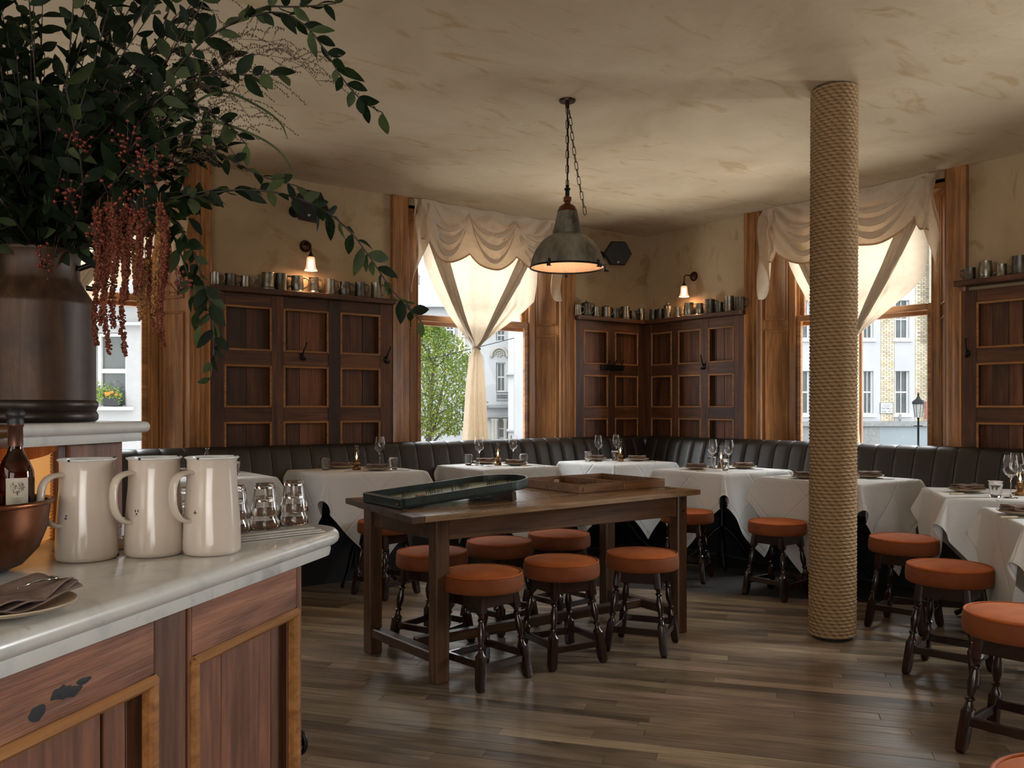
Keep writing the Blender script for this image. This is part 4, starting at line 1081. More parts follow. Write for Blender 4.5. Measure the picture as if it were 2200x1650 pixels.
# ------------------------------------------------------------------ wall lights, speakers, hooks
def sconce(lab, loc, rz, side):
    t = thing('wall_light', lab, 'wall light', loc, rz, 'lit wall lights')
    T = Matrix.Rotation(PI/2, 4, 'X')
    mk('backplate', MB().lathe([(.001, .028), (.012, .026), (.020, .018), (.030, .014), (.034, .016), (.038, .010), (.044, .010), (.047, .004), (.047, 0)], 28, T), M['bronze'], t, 40)
    sx = side
    mk('arm', MB().tube([(0, -.02, 0), (0, -.07, .004), (0+.006*sx, -.105, .004), (.010*sx, -.125, -.012), (.010*sx, -.128, -.04), (.010*sx, -.128, -.075)], .0055, 8), M['bronze'], t, 180)
    o = (.010*sx, -.128)
    T2 = Matrix.Translation((o[0], o[1], 0))
    mk('lamp_holder', MB().lathe([(.004, -.062), (.009, -.066), (.010, -.078), (.016, -.086), (.018, -.100), (.016, -.104)], 16, T2), M['bronze'], t, 60)
    mk('glass_shade', MB().lathe([(.017, -.100), (.027, -.104), (.031, -.118), (.033, -.15), (.037, -.178), (.046, -.200), (.050, -.205), (.0455, -.199), (.035, -.178), (.031, -.15), (.029, -.12)], 32, T2, wob=lambda a, z: 1+.015*math.cos(a*12)), M['shade'], t, 180)
    mk('bulb', MB().ball((o[0], o[1], -.145), .019, 12, 8), M['bulb'], t, 180)
    c_, s_ = math.cos(rz), math.sin(rz); p = (loc[0]+o[0]*c_-o[1]*s_, loc[1]+o[0]*s_+o[1]*c_, loc[2]-.19)
    point('wall_light_glow', p, 2.6, (1, .55, .28), .03)
sconce('lit bronze wall light with frosted bell shade above the left panelling', (2.624, YN, 2.483), 0, -1)
sconce('lit bronze wall light with frosted bell shade right of the room corner', (XE, 5.576, 2.501), -PI/2, -1)
def speaker(lab, loc, rz, tilt, roll, r=.135):
    t = thing('wall_speaker', lab, 'speaker', loc, 0, 'black wall speakers')
    H6 = [(r*math.cos(PI/3*i), r*math.sin(PI/3*i)) for i in range(6)]
    T = Matrix.Rotation(rz, 4, 'Z') @ Matrix.Rotation(tilt, 4, 'X') @ Matrix.Rotation(roll, 4, 'Y')
    b = MB(); n = 6; vs = []
    for k, y in ((.93, -.085), (1, -.075), (.97, -.01), (.62, .055)):
        vs += [(x*k, y, z*k*.95) for x, z in H6]
    fs_ = [tuple(range(5, -1, -1)), tuple(range(18, 24))]+[(j*6+i, j*6+(i+1) % 6, (j+1)*6+(i+1) % 6, (j+1)*6+i) for j in range(3) for i in range(6)]
    b.add(vs, fs_, 1, T); mk('cabinet', b, M['speaker'], t)
    b = MB(); b.add([(x*.90, -.0865, z*.90*.95) for x, z in H6]+[(x*.90, -.084, z*.90*.95) for x, z in H6], [tuple(range(5, -1, -1))]+[(i, (i+1) % 6, 6+(i+1) % 6, 6+i) for i in range(6)], 1, T); mk('grille', b, M['rubber'], t)
    b = MB(); b.box(-.010, -.003, -.090, -.086, -.092, -.076, 0, 1, T); b.box(0, .004, -.090, -.086, -.092, -.078, 0, 1, T); b.box(.004, .009, -.090, -.086, -.082, -.076, 0, 1, T)
    mk('badge', b, M['white'], t)
    mk('bracket', MB().tube([(0, .05, 0), (-.03, .11, 0), (-.04, .175, 0)], .02, 10).lathe([(.001, 0), (.045, 0), (.045, .012)], 16, Matrix.Translation((-.04, .178, 0)) @ Matrix.Rotation(PI/2, 4, 'X')), M['rubber'], t, 60)
speaker('black hexagonal speaker on the wall above the left panelling, part hidden by leaves', (2.575, 6.05, 2.735), -.25, -.1, .12)
speaker('black hexagonal speaker on the wall behind the pendant lamp', (5.70, 6.05, 2.725), -.45, .1, 0)
def hook_proto():
    t = thing('coat_hook', 'hook', 'coat hook')
    T = Matrix.Rotation(PI/2, 4, 'X')
    mk('plate', MB().lathe([(.001, .006), (.016, .006), (.019, 0)], 16, T @ Matrix.Diagonal((1, 1.5, 1, 1))), M['iron'], t, 60)
    mk('upper_prong', MB().tube([(0, -.004, .01), (0, -.018, .02), (.004, -.035, .055), (.012, -.055, .085), (.014, -.058, .105)], [.006, .006, .005, .005, .007], 8), M['iron'], t, 60)
    mk('lower_prong', MB().tube([(0, -.004, -.01), (0, -.022, -.028), (.006, -.042, -.026), (.008, -.046, -.008)], [.006, .005, .005, .007], 8), M['iron'], t, 60)
    return t
hk = Lot(hook_proto())
for loc, rz, lab in [((1.925, YN-.076, 1.65), 0, 'black iron coat hook at the left edge of the left panelling'), ((2.566, YN-.074, 1.632), 0, 'black iron coat hook in the middle of the left panelling'),
                     ((3.275, YN-.074, 1.632), 0, 'black iron coat hook at the right edge of the left panelling'), ((XE-.078, 5.385, 1.630), -PI/2, 'black iron coat hook on the panelling right of the corner'),
                     ((XE-.074, 2.975, 1.63), -PI/2, 'black iron coat hook on the panelling at the right picture edge')]:
    hk.put(loc, rz, lab, 'iron coat hooks')
hr = thing('hook_rail', 'short black rail of iron coat hooks on the panelling left of the corner', 'hook rail', (5.745, YN-.075, 1.635))
mk('rail', MB().box(-.15, .15, -.018, 0, -.028, .028, .003), M['iron'], hr)
for x in (-.09, 0, .09):
    mk('hook', MB().tube([(x, -.016, .01), (x, -.04, .03), (x+.01, -.06, .075)], [.006, .005, .007], 8), M['iron'], hr, 60)
    mk('hook', MB().tube([(x, -.016, -.01), (x, -.045, -.03), (x+.005, -.058, -.005)], [.006, .005, .007], 8), M['iron'], hr, 60)

# ------------------------------------------------------------------ tankards
def tankard(w, h, kind, m):
    t = thing('tankard', 'tankard', 'tankard'); r = w/2
    P_ = {'taper': [(1.04, 0), (1.06, .03), (1.0, .06), (.90, .95), (.93, .985), (.93, 1.0)], 'belly': [(1.05, 0), (1.05, .05), (.92, .10), (1.06, .35), (1.0, .6), (.88, .9), (.92, 1.0)],
          'straight': [(1.0, 0), (1.02, .02), (.98, .05), (.97, .95), (1.0, 1.0)], 'band': [(1.2, 0), (1.2, .06), (1.02, .13), (.97, .60), (1.02, .61), (1.02, .65), (.96, .66), (.94, .92), (1.0, .95), (1.0, 1.0)],
          'lid': [(1.08, 0), (1.06, .05), (.96, .08), (.92, .82), (1.0, .83), (1.0, .86), (.8, .92), (.4, .96), (.16, .98), (.18, 1.06), (.001, 1.10)]}[kind]
    pr = [(r*a, h*z) for a, z in P_]
    if kind != 'lid': pr += [(pr[-1][0]-.003, h), (pr[-1][0]-.005, h*.94), (r*.8, h*.1), (.001, h*.09)]
    mk('body', MB().lathe([(.001, .001)]+pr, 28), m, t, 35)
    H_ = [(r*.9, h*.86), (r+.015, h*.90), (r+.034, h*.80), (r+.038, h*.58), (r+.028, h*.34), (r*.95, h*.22)]
    # smooth the handle
    pts = []
    for i in range(len(H_)-1):
        for k in range(4):
            f = k/4; pts.append((H_[i][0]+(H_[i+1][0]-H_[i][0])*f, 0, H_[i][1]+(H_[i+1][1]-H_[i][1])*f))
    pts.append((H_[-1][0], 0, H_[-1][1]))
    for _ in range(2): pts = [pts[0]]+[tuple((pts[i-1][j]+2*pts[i][j]+pts[i+1][j])/4 for j in range(3)) for i in range(1, len(pts)-1)]+[pts[-1]]
    mk('handle', MB().tube(pts, .0048, 8), m, t, 180)
    return t
LK = {('taper', 0): Lot(tankard(.085, .100, 'taper', M['pewter'])), ('taper', 1): Lot(tankard(.085, .100, 'taper', M['pewter_dark'])), ('belly', 0): Lot(tankard(.088, .110, 'belly', M['pewter'])),
      ('belly', 1): Lot(tankard(.088, .110, 'belly', M['pewter_dark'])), ('straight', 0): Lot(tankard(.080, .105, 'straight', M['pewter'])), ('straight', 1): Lot(tankard(.080, .105, 'straight', M['pewter_dark'])),
      ('band', 0): Lot(tankard(.092, .125, 'band', M['pewter'])), ('lid', 0): Lot(tankard(.085, .115, 'lid', M['pewter'])), ('lid', 1): Lot(tankard(.085, .115, 'lid', M['pewter_dark']))}
ORD = ['leftmost', 'second', 'third', 'fourth', 'fifth', 'sixth', 'seventh', 'eighth', 'ninth', 'tenth', 'eleventh']
ADJ = {'taper': 'tapered', 'belly': 'bellied', 'straight': 'straight-sided', 'band': 'banded', 'lid': 'lidded'}
def put_t(kind, d, loc, rz, sc_, where):
    LK[(kind, d)].put(loc, rz, ('dark ' if d else '')+ADJ[kind]+' pewter tankard, '+where, 'pewter tankards on the shelves', (sc_[0], sc_[0], sc_[1]))
NL = [(1.915, 'taper', 0, .82, .92, -.3), (2.022, 'straight', 1, .95, .86, -.3), (2.127, 'taper', 0, .80, .84, -.3), (2.300, 'band', 0, 1.03, 1.0, 2.4), (2.400, 'straight', 1, 1.15, 1.2, -.2), (2.525, 'belly', 0, 1.05, 1.10, -.4),
      (2.655, 'band', 0, .82, .96, -.2), (2.785, 'taper', 0, 1.02, 1.20, -.2), (2.910, 'belly', 1, 1.02, .98, -.2), (3.042, 'taper', 1, .98, 1.16, -.1), (3.185, 'straight', 0, 1.05, 1.20, -.1)]
for i, (x, k, d, sw, sh, rz) in enumerate(NL):
    put_t(k, d, (x, YN-.083, 2.1155), rz, (sw, sh), ('leftmost on the left shelf' if i == 0 else 'rightmost on the left shelf' if i == 10 else ORD[i]+' from the left on the left shelf'))
NC = [(5.300, 'taper', 0, .85, 1.0, -.2), (5.407, 'lid', 1, 1.15, 1.2, -.2), (5.526, 'taper', 0, .85, .95, 2.5), (5.662, 'lid', 0, 1.1, 1.05, -.1), (5.779, 'taper', 1, .9, .95, -.2), (5.915, 'band', 0, 1.0, 1.0, 2.6), (6.02, 'straight', 1, 1.1, .85, -.3), (6.135, 'straight', 0, .85, 1.15, 2.4)]
for i, (x, k, d, sw, sh, rz) in enumerate(NC):
    put_t(k, d, (x, YN-.083, 2.1155), rz, (sw, sh), 'nearest to the room corner on the corner shelf' if i == 7 else 'leftmost on the corner shelf' if i == 0 else ORD[i]+' from the left on the corner shelf')
EC = [(6.035, 'belly', 1, .8, .95, -1.2), (5.935, 'straight', 1, 1.0, .95, -1.4), (5.83, 'lid', 0, 1.1, 1.2, -2.6), (5.704, 'taper', 0, .85, 1.0, -1.2), (5.566, 'belly', 0, 1.1, 1.15, -1.2), (5.435, 'belly', 0, .85, .98, -1.2), (5.31, 'straight', 1, 1.2, 1.25, -1.3), (5.198, 'taper', 1, .85, .95, -1.2), (5.085, 'taper', 0, 1.05, 1.4, -1.3), (4.965, 'straight', 1, 1.05, 1.1, -1.2)]
for i, (y, k, d, sw, sh, rz) in enumerate(EC):
    put_t(k, d, (XE-.083, y, 2.1155), rz, (sw, sh), 'rightmost on the shelf right of the corner' if i == 9 else ('first' if i == 0 else ORD[i])+' from the corner on the right-hand corner shelf')
for y, k, d, sw, sh, rz, wh in [(2.955, 'straight', 1, .90, .82, 1.6, 'leftmost on the shelf at the right picture edge'), (2.849, 'belly', 0, .95, 1.08, -1.3, 'tall second one on the shelf at the right picture edge'), (2.745, 'straight', 0, .85, .80, -1.3, 'short third one on the shelf at the right picture edge'), (2.63, 'taper', 1, 1.1, 1.25, -1.3, 'leaning against the right picture edge on its shelf')]:
    put_t(k, d, (XE-.083, y, 2.1455), rz, (sw, sh), wh)

# ------------------------------------------------------------------ bar counter (local x along the front, y to the back)
OX, OY, CA = .882, 2.12, math.atan2(.641, .767)
def CL(x, y, z): return (OX+x*math.cos(CA)-y*math.sin(CA), OY+x*math.sin(CA)+y*math.cos(CA), z)
def slab(x0, x1, y0, y1, Rf, Rb, z0, z1, bull, n=10, nb=7):
    rings = []
    for i in range(nb+1):
        a = -PI/2+PI*i/nb; hh = (z1-z0)/2
        ins = bull*(1-math.cos(a)); z = (z0+z1)/2+hh*math.sin(a)
        rings.append((ins, z))
    vs = []; fs_ = []; m_ = 0
    def outline(i_):
        p = [(x0, y0+i_)]
        r = Rf-i_; cx, cy = x1-Rf, y0+Rf
        p += [(cx+r*math.cos(a), cy+r*math.sin(a)) for a in [-PI/2+PI/2*k/n for k in range(n+1)]]
        r = Rb-i_; cx, cy = x1-Rb, y1-Rb
        p += [(cx+r*math.cos(a), cy+r*math.sin(a)) for a in [PI/2*k/n for k in range(n+1)]]
        p += [(x0, y1-i_)]; return p
    for ins, z in rings:
        o = outline(ins); m_ = len(o); vs += [(x, y, z) for x, y in o]
    for j in range(len(rings)-1):
        for k in range(m_-1): fs_.append((j*m_+k, j*m_+k+1, (j+1)*m_+k+1, (j+1)*m_+k))
        fs_.append((j*m_+m_-1, j*m_, (j+1)*m_, (j+1)*m_+m_-1))
    fs_.append(tuple(range(m_-1, -1, -1))); fs_.append(tuple((len(rings)-1)*m_+k for k in range(m_)))
    return MB().add(vs, fs_)
bc = thing('bar_counter', 'marble topped bar counter with worn wooden panelled front in the left foreground', 'counter', (OX, OY, 0), CA)
mk('marble_top', slab(-1.75, .345, 0, .98, .15, .15, .858, .900, .020), M['marble'], bc, 40)
mk('marble_underslab', slab(-1.75, .320, .022, .96, .13, .13, .829, .858, .003, 10, 2), M['marble'], bc, 40)
mk('carcass', MB().box(-1.75, .055, .085, .90, .0, .828), M['bar_z'], bc)
F0, F1 = .030, .084
RCN = random.Random(12)
def st_(x0, x1, tn=1.0): mk('stile', MB().box(x0, x1, F0, F1, 0, .828, .0025, tn), M['bar_z'], bc)
st_(.033, .060, 1.1); st_(-.552, -.450, .62); st_(-1.75, -1.20, .9)
mk('gap_strip', MB().box(-.450, -.440, F0+.02, F1, 0, .828), M['darkcloth'], bc)
st_(-.440, -.430, 1.0)
for x0, x1 in ((-.430, .033), (-1.20, -.552)):
    mk('rail', MB().box(x0, x1, F0+.001, F1, .716, .828, .0025, 1.12), M['bar_x'], bc)
    mk('rail', MB().box(x0, x1, F0+.001, F1, .0, .10, .0025, .9), M['bar_x'], bc)
    b = MB(); wd = .021; q = .006
    b.box(x0-q, x0+wd, F0-.010, F0+.02, .10, .722, .007); b.box(x1-wd, x1+q, F0-.010, F0+.02, .10, .722, .007)
    b.box(x0-q, x1+q, F0-.012, F0+.02, .697, .722, .008); b.box(x0-q, x1+q, F0-.012, F0+.02, .10, .122, .008)
    mk('bead_moulding', b, M['bead_z'] if 0 else M['bead_x'], bc)
for x0, x1, tn in ((-.430, -.274, 1.0), (-.272, -.05, .86), (-.048, .033, .5), (-1.20, -.90, 1.0), (-.898, -.668, .95), (-.658, -.60, .8), (-.598, -.552, .4)):  # last narrow board of each panel darkened to paint the recess shadow
    mk('panel_board', MB().box(x0, x1, F0+.030, F1, .10, .716, .002, tn), M['bar_z'], bc)
b = MB()
for (cx, cz, rx, rz_) in ((-.852, .748, .018, .014), (-.80, .764, .024, .012), (-.775, .758, .022, .010), (-.745, .768, .018, .006)):
    n = 14; vs = []
    for k in range(n):
        a = 2*PI*k/n; f_ = 1+RCN.uniform(-.2, .2); vs.append((cx+rx*f_*math.cos(a), F0-.0003+.0, cz+rz_*f_*math.sin(a)))
    b.add([(v[0], F0+.0006, v[2]) for v in vs]+[(cx, F0+.0002, cz)], [(i, (i+1) % n, n) for i in range(n)])
mk('knot_hole', b, M['chip'], bc)
b = MB(); rg = [(.078+.0, .05+.022*math.cos(a), .345+.030*math.sin(a)) for a in [2*PI*i/20 for i in range(20)]]
b.tube(rg, .007, 8, closed=True); b.tube([(.058, .05, .345), (.078, .05, .345)], .016, 10)
mk('pull_ring', b, M['iron'], bc, 60)
# raised back shelf on a wooden pier
us = thing('raised_shelf', 'raised marble shelf on a wooden pier at the back of the bar counter', 'shelf', (OX, OY, 0), CA)
mk('marble_top', slab(-1.75, .195, .570, 1.02, .05, .05, 1.177, 1.209, .015), M['stainmarble'], us, 40)
mk('marble_underslab', slab(-1.75, .175, .588, 1.00, .04, .04, 1.152, 1.177, .002, 10, 2), M['stainmarble'], us, 40)
mk('pier', MB().box(-.096, .112, .625, .86, .9005, 1.151, .003, .9), M['bar_z'], us)
mk('pier', MB().box(-.128, -.097, .635, .86, .9005, 1.151, .003, .45), M['bar_z'], us)
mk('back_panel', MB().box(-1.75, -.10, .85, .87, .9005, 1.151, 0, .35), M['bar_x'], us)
rh = thing('rawhide_lampshade', 'glowing amber rawhide shade with stitched edge behind the copper bowl', 'lamp shade', CL(0, 0, 0), CA)
def shp(u, v): return (-.435+.30*u, .665-.045*math.sin(PI*(.1+.8*u)), .905+.222*v-.01*v*math.sin(PI*u))
b = MB(); b.grid(shp, 24, 6); mk('shade', b, M['amber'], rh, 180)
b = MB()
for i in range(26):
    q = Vector(shp(1, i/25)); b.tube([q+Vector((-.006, -.002, 0)), q+Vector((.003, -.003, .002)), q+Vector((.007, .002, .004))], .0012, 4)
mk('stitching', b, M['bone'], rh, None, kind='stuff')
point('shade_glow', CL(-.33, .74, 1.02), 1.3, (1, .42, .10), .03)

# milk churn
ch = thing('milk_churn', 'large rusty brown metal milk churn standing on the raised marble shelf', 'churn', CL(-.045, .775, 1.2095))
R0 = .149
mk('body', MB().lathe([(R0*.985, .055), (R0*.985, .30), (R0*.985, .315), (R0*.99, .320), (R0*.975, .328), (R0*.86, .356), (R0*.745, .384), (R0*.715, .394), (R0*.71, .43), (R0*.725, .452), (R0*.76, .462), (R0*.775, .468), (R0*.76, .472), (R0*.70, .455), (R0*.66, .40)], 56), M['churn'], ch, 60)
mk('base_ring', MB().lathe([(.001, .0005), (R0*.97, .0005), (R0*1.02, .006), (R0*1.03, .018), (R0*1.0, .028), (R0*.985, .030), (R0*1.0, .034), (R0*1.025, .044), (R0*1.02, .054), (R0*.985, .060)], 56), M['churn_base'], ch, 60)
ra = math.atan2(-.593, .805)
for s in (1, -1):
    a = ra+(PI if s < 0 else 0)+.15; c_, s_ = math.cos(a), math.sin(a)
    mk('handle', MB().tube([(c_*r, s_*r, z) for r, z in ((R0*.72, .425), (R0*.95, .438), (R0*1.16, .425), (R0*1.17, .40), (R0*.98, .370), (R0*.86, .372))], .008, 8), M['churn_base'], ch, 60)

# copper bowl and bottle
cb = thing('copper_bowl', 'large worn copper bowl on the bar counter, cut by the left picture edge', 'bowl', CL(-.545, .492, .9005))
mk('bowl', MB().lathe([(.001, 0), (.075, .0), (.105, .012), (.135, .045), (.152, .09), (.157, .135), (.158, .145), (.155, .146), (.150, .09), (.132, .047), (.10, .016), (.001, .008)], 56), M['copper'], cb, 60)
mk('rolled_rim', MB().tube([(.159*math.cos(a), .159*math.sin(a), .146) for a in [2*PI*i/56 for i in range(56)]], .006, 8, closed=True), M['copper'], cb, 60)
bt = thing('wine_bottle', 'amber wine bottle with pump stopper standing in the copper bowl', 'bottle', CL(-.470, .440, .932)); bt.scale = (1, 1, .94)
BP = [(.001, .0), (.034, 0), (.037, .006), (.037, .17), (.0355, .19), (.028, .212), (.0175, .232), (.0145, .245), (.0138, .295), (.0155, .298), (.0155, .306), (.013, .308)]
BP = [(r, z*1.0) for r, z in BP]
mk('bottle', MB().lathe(BP+[(.011, .305), (.011, .245), (.0150, .232), (.025, .212), (.033, .19), (.0345, .17), (.0345, .01), (.001, .008)], 36), M['winebottle'], bt, 60)
mk('foil_capsule', MB().lathe([(.0152, .248), (.0146, .292), (.0162, .293), (.0162, .300)], 28), plain('copper_foil', (.16, .075, .055), .35, .7), bt, 60)
mk('stopper', MB().lathe([(.001, .336), (.010, .336), (.014, .332), (.0185, .328), (.0195, .322), (.018, .316), (.0145, .312), (.0165, .306), (.0165, .299), (.001, .299)], 28), M['rubber'], bt, 60)
la = math.atan2(-.805, -.593)+.62
def lab_pt(u, v, rr=.0375, a_=.95): a = la+(u-.5)*a_*1.25; return (rr*math.cos(a), rr*math.sin(a), .100+.076*v)
b = MB(); b.grid(lambda u, v: lab_pt(u, v), 14, 2); mk('label', b, M['label'], bt, 180)
b = MB()
RL = random.Random(6)
def lab_blob(u0, v0, ru, rv): 
    n = 8; b.add([lab_pt(u0, v0, .03785)]+[lab_pt(u0+ru*math.cos(2*PI*i/n), v0+rv*math.sin(2*PI*i/n), .03785) for i in range(n)], [(0, i+1, (i+1) % n+1) for i in range(n)])
for _ in range(110):
    a = RL.uniform(0, 2*PI); q = math.sqrt(RL.random()); lab_blob(.5+.32*q*math.cos(a), .72+.18*q*math.sin(a), RL.uniform(.010, .024), RL.uniform(.008, .018))
for k in range(5): lab_blob(.5, .40-.045*k, .30-.02*k, .007)
lab_blob(.5, .54, .03, .07); lab_blob(.40, .14, .12, .012); lab_blob(.64, .14, .10, .010)
mk('label_print', b, M['ink'], bt, 180)

# enamel jugs
def jug(lab, loc, rz, mark):
    t = thing('enamel_jug', lab, 'jug', loc, rz, 'cream enamel jugs')
    OUT = [(.001, .0), (.058, .0), (.0645, .004), (.0665, .012), (.0665, .03), (.0650, .075), (.0612, .13), (.0582, .165), (.0572, .20), (.0575, .222), (.0600, .228)]
    def sp(a, z):
        d = (a-PI+PI) % (2*PI)-PI; return 1
    def spout(a, z):
        d = abs(((a-PI) + PI) % (2*PI)-PI); k = max(0, (z-.175)/.058)
        return 1+.16*math.exp(-(d/.22)**2)*k**2
    mk('body', MB().lathe(OUT, 56, wob=spout), M['enamel'], t, 60)
    mk('lining', MB().lathe([(.0600, .228), (.0575, .230), (.0555, .222), (.0552, .19), (.057, .15), (.062, .05), (.05, .006), (.001, .005)], 56, wob=spout), M['enamel_in'], t, 60)
    ring = [((.0605*spout(a, .23))*math.cos(a), (.0605*spout(a, .23))*math.sin(a), .2295) for a in [2*PI*i/64 for i in range(64)]]
    mk('rolled_rim', MB().tube(ring, .0022, 8, closed=True), M['enamel_in'], t, 60)
    for r0_, r1_ in ((31, 34), (4, 6)): b = MB(); b.tube(ring[r0_:r1_], .0027, 6); mk('rim_chip', b, M['chip'], t, 60)
    if 0: mk('rim_chip', b, M['chip'], t, 60)
    H_ = [(.050, .196), (.075, .197), (.095, .188), (.1035, .168), (.105, .14), (.102, .115), (.090, .094), (.074, .084), (.058, .083)]
    for _ in range(1):
        H2 = [H_[0]]
        for p, q in zip(H_, H_[1:]): H2 += [((3*p[0]+q[0])/4, (3*p[1]+q[1])/4), ((p[0]+3*q[0])/4, (p[1]+3*q[1])/4)]
        H_ = H2+[H_[-1]]
    # flat strap handle
    vs = []; fs_ = []; n = 10
    for i, (r, z) in enumerate(H_):
        p, q = H_[max(i-1, 0)], H_[min(i+1, len(H_)-1)]; tx, tz = q[0]-p[0], q[1]-p[1]; L = math.hypot(tx, tz) or 1; nx, nz = -tz/L, tx/L
        for k in range(n):
            a = 2*PI*k/n; u, v_ = .0062*math.cos(a), .0150*math.sin(a); vs.append((r+nx*u, v_, z+nz*u))
    fs_ = [(i*n+k, i*n+(k+1) % n, (i+1)*n+(k+1) % n, (i+1)*n+k) for i in range(len(H_)-1) for k in range(n)]
    mk('handle', MB().add(vs, fs_), M['enamel'], t, 180)
    b = MB()
    def dot(ang, z, w_, h_):
        r = .0617+.0012; c_, s_ = math.cos(ang), math.sin(ang); T = Matrix.Translation((r*c_, r*s_, z)) @ Matrix.Rotation(ang, 4, 'Z'); b.box(-.0016, .0004, -w_, w_, -h_, h_, 0, 1, T)
    a0 = .33
    if mark == 1: dot(a0, .098, .003, .004); dot(a0+.02, .106, .0016, .0018)
    if mark == 2: dot(a0, .096, .003, .003); dot(a0, .103, .0022, .0016); dot(a0-.05, .110, .001, .003); dot(a0+.06, .110, .001, .003)
    if mark == 3: dot(a0, .102, .001, .0065); dot(a0, .103, .0042, .001)
    mk('painted_mark', b, M['chip'], t)
    if mark == 1: mk('base_chip', MB().ball((-.052, .038, .006), .0045, 6, 4), M['chip'], t)
    return t
hz = rd(-161.4)
jug('cream enamel jug on the bar counter, leftmost, beside the copper bowl', CL(-.345, .362, .9005), hz, 1)
jug('cream enamel jug on the bar counter, middle of three', CL(-.255, .250, .9005), hz+.03, 2)
jug('cream enamel jug on the bar counter, rightmost, next to the stacked glasses', CL(-.205, .128, .9005), hz-.02, 3)

# glasses upside down on a folded towel
tw = thing('folded_towel', 'folded grey towel under the stacked glasses on the end of the bar counter', 'towel', CL(.045, .245, .9003), CA)
T = Matrix.Rotation(-.60, 4, 'Z')
def tg(z0, sx, sy, ox=0, oy=0):
    def f(u, v): return ((u-.5)*sx+ox, (v-.5)*sy+oy+.003*math.sin(u*9), z0+.0016*math.sin(u*13+v*4)*math.sin(v*9))
    return f
for k, (z0, sx, sy, ox, oy) in enumerate([(.002, .46, .25, .0, 0), (.007, .455, .245, -.006, .002), (.011, .40, .22, .012, .012)]):
    b = MB(); top = tg(z0+.0035, sx, sy, ox, oy); bot = tg(z0-.0005, sx, sy, ox, oy)
    b.grid(top, 20, 12, 1, T); b.grid(bot, 20, 12, 1, T)
    for fa_, fb in (((lambda u, v: (top if v else bot)(u, 0)), 20), ((lambda u, v: (top if v else bot)(1-u, 1)), 20)): b.grid(fa_, 20, 1, 1, T)
    b.grid(lambda u, v: (top if v else bot)(1, u), 12, 1, 1, T); b.grid(lambda u, v: (top if v else bot)(0, 1-u), 12, 1, 1, T)
    mk('fold', b, M['towel'], tw, 40)
TZ = .9165
for i, (x, y, wh) in enumerate([(.205, .130, 'rightmost stack'), (.105, .165, 'front stack'), (.110, .285, 'back stack'), (.020, .205, 'stack beside the right jug'), (-.07, .31, 'stack behind the middle jug')]):
    for lv in (0, 1):
        o = LT['tumbler'].put(CL(x, y, TZ+.0878+lv*.036), i, 'upturned glass tumbler on the towel, %s one of the %s' % ('upper' if lv else 'lower', wh), 'upturned tumblers on the bar counter')
        o.rotation_euler = (PI, 0, i*.7+lv*.3)
bd = mk('wooden_board', MB().box(-.09, .09, -.05, .05, 0, .014, .005), M['boxwood'], None, None, CL(-.235, .42, .9005), (0, 0, .3)); tag(bd, 'small wooden board lying behind the enamel jugs', 'board')
o = LT['plate'].put(CL(-.835, .105, .9005), 0, 'beige stoneware plate on the bar counter, cut by the left picture edge', 'plates on the tables')
nk = thing('napkin', 'crumpled taupe napkin on the plate at the front of the bar counter', 'napkin', CL(-.835, .115, .913), CA-.25, 'napkins on the plates')
for k in range(3):
    def nf(u, v, k=k):
        x = (u-.5)*(.20-.012*k); y = (v-.5)*.13
        return (x, y+.004*k, .006*k+.026*sstep(.62, 1, u)*(1-.25*k)+.006*math.sin(u*11+k*1.7)*sstep(.3, 0, v)+.003*math.sin(v*9+u*6+k)+.004)
    b = MB(); b.grid(nf, 24, 12); b.grid(lambda u, v: (lambda q: (q[0], q[1], q[2]+.0035))(nf(1-u, v)), 24, 12)
    b.grid(lambda u, v: (lambda q: (q[0], q[1]-.002*math.sin(PI*v), q[2]+.0035*v))(nf(u, 0)), 24, 2)
    b.grid(lambda u, v: (lambda q: (q[0]+.002*math.sin(PI*v), q[1], q[2]+.0035*v))(nf(1, u)), 12, 2)
    mk('fold', b, M['napkin'], nk, 60)
sp_ = thing('spoon', 'small steel spoon lying on the napkin on the bar counter', 'spoon', CL(-.77, .075, .950), .9)
mk('bowl', MB().ball((0, 0, .002), .012, 10, 6, (1.4, .9, .3)), M['steel'], sp_, 180)
mk('handle', MB().tube([(-.012, 0, .003), (-.06, 0, .006), (-.10, 0, .004)], .002, 6), M['steel'], sp_, 180)
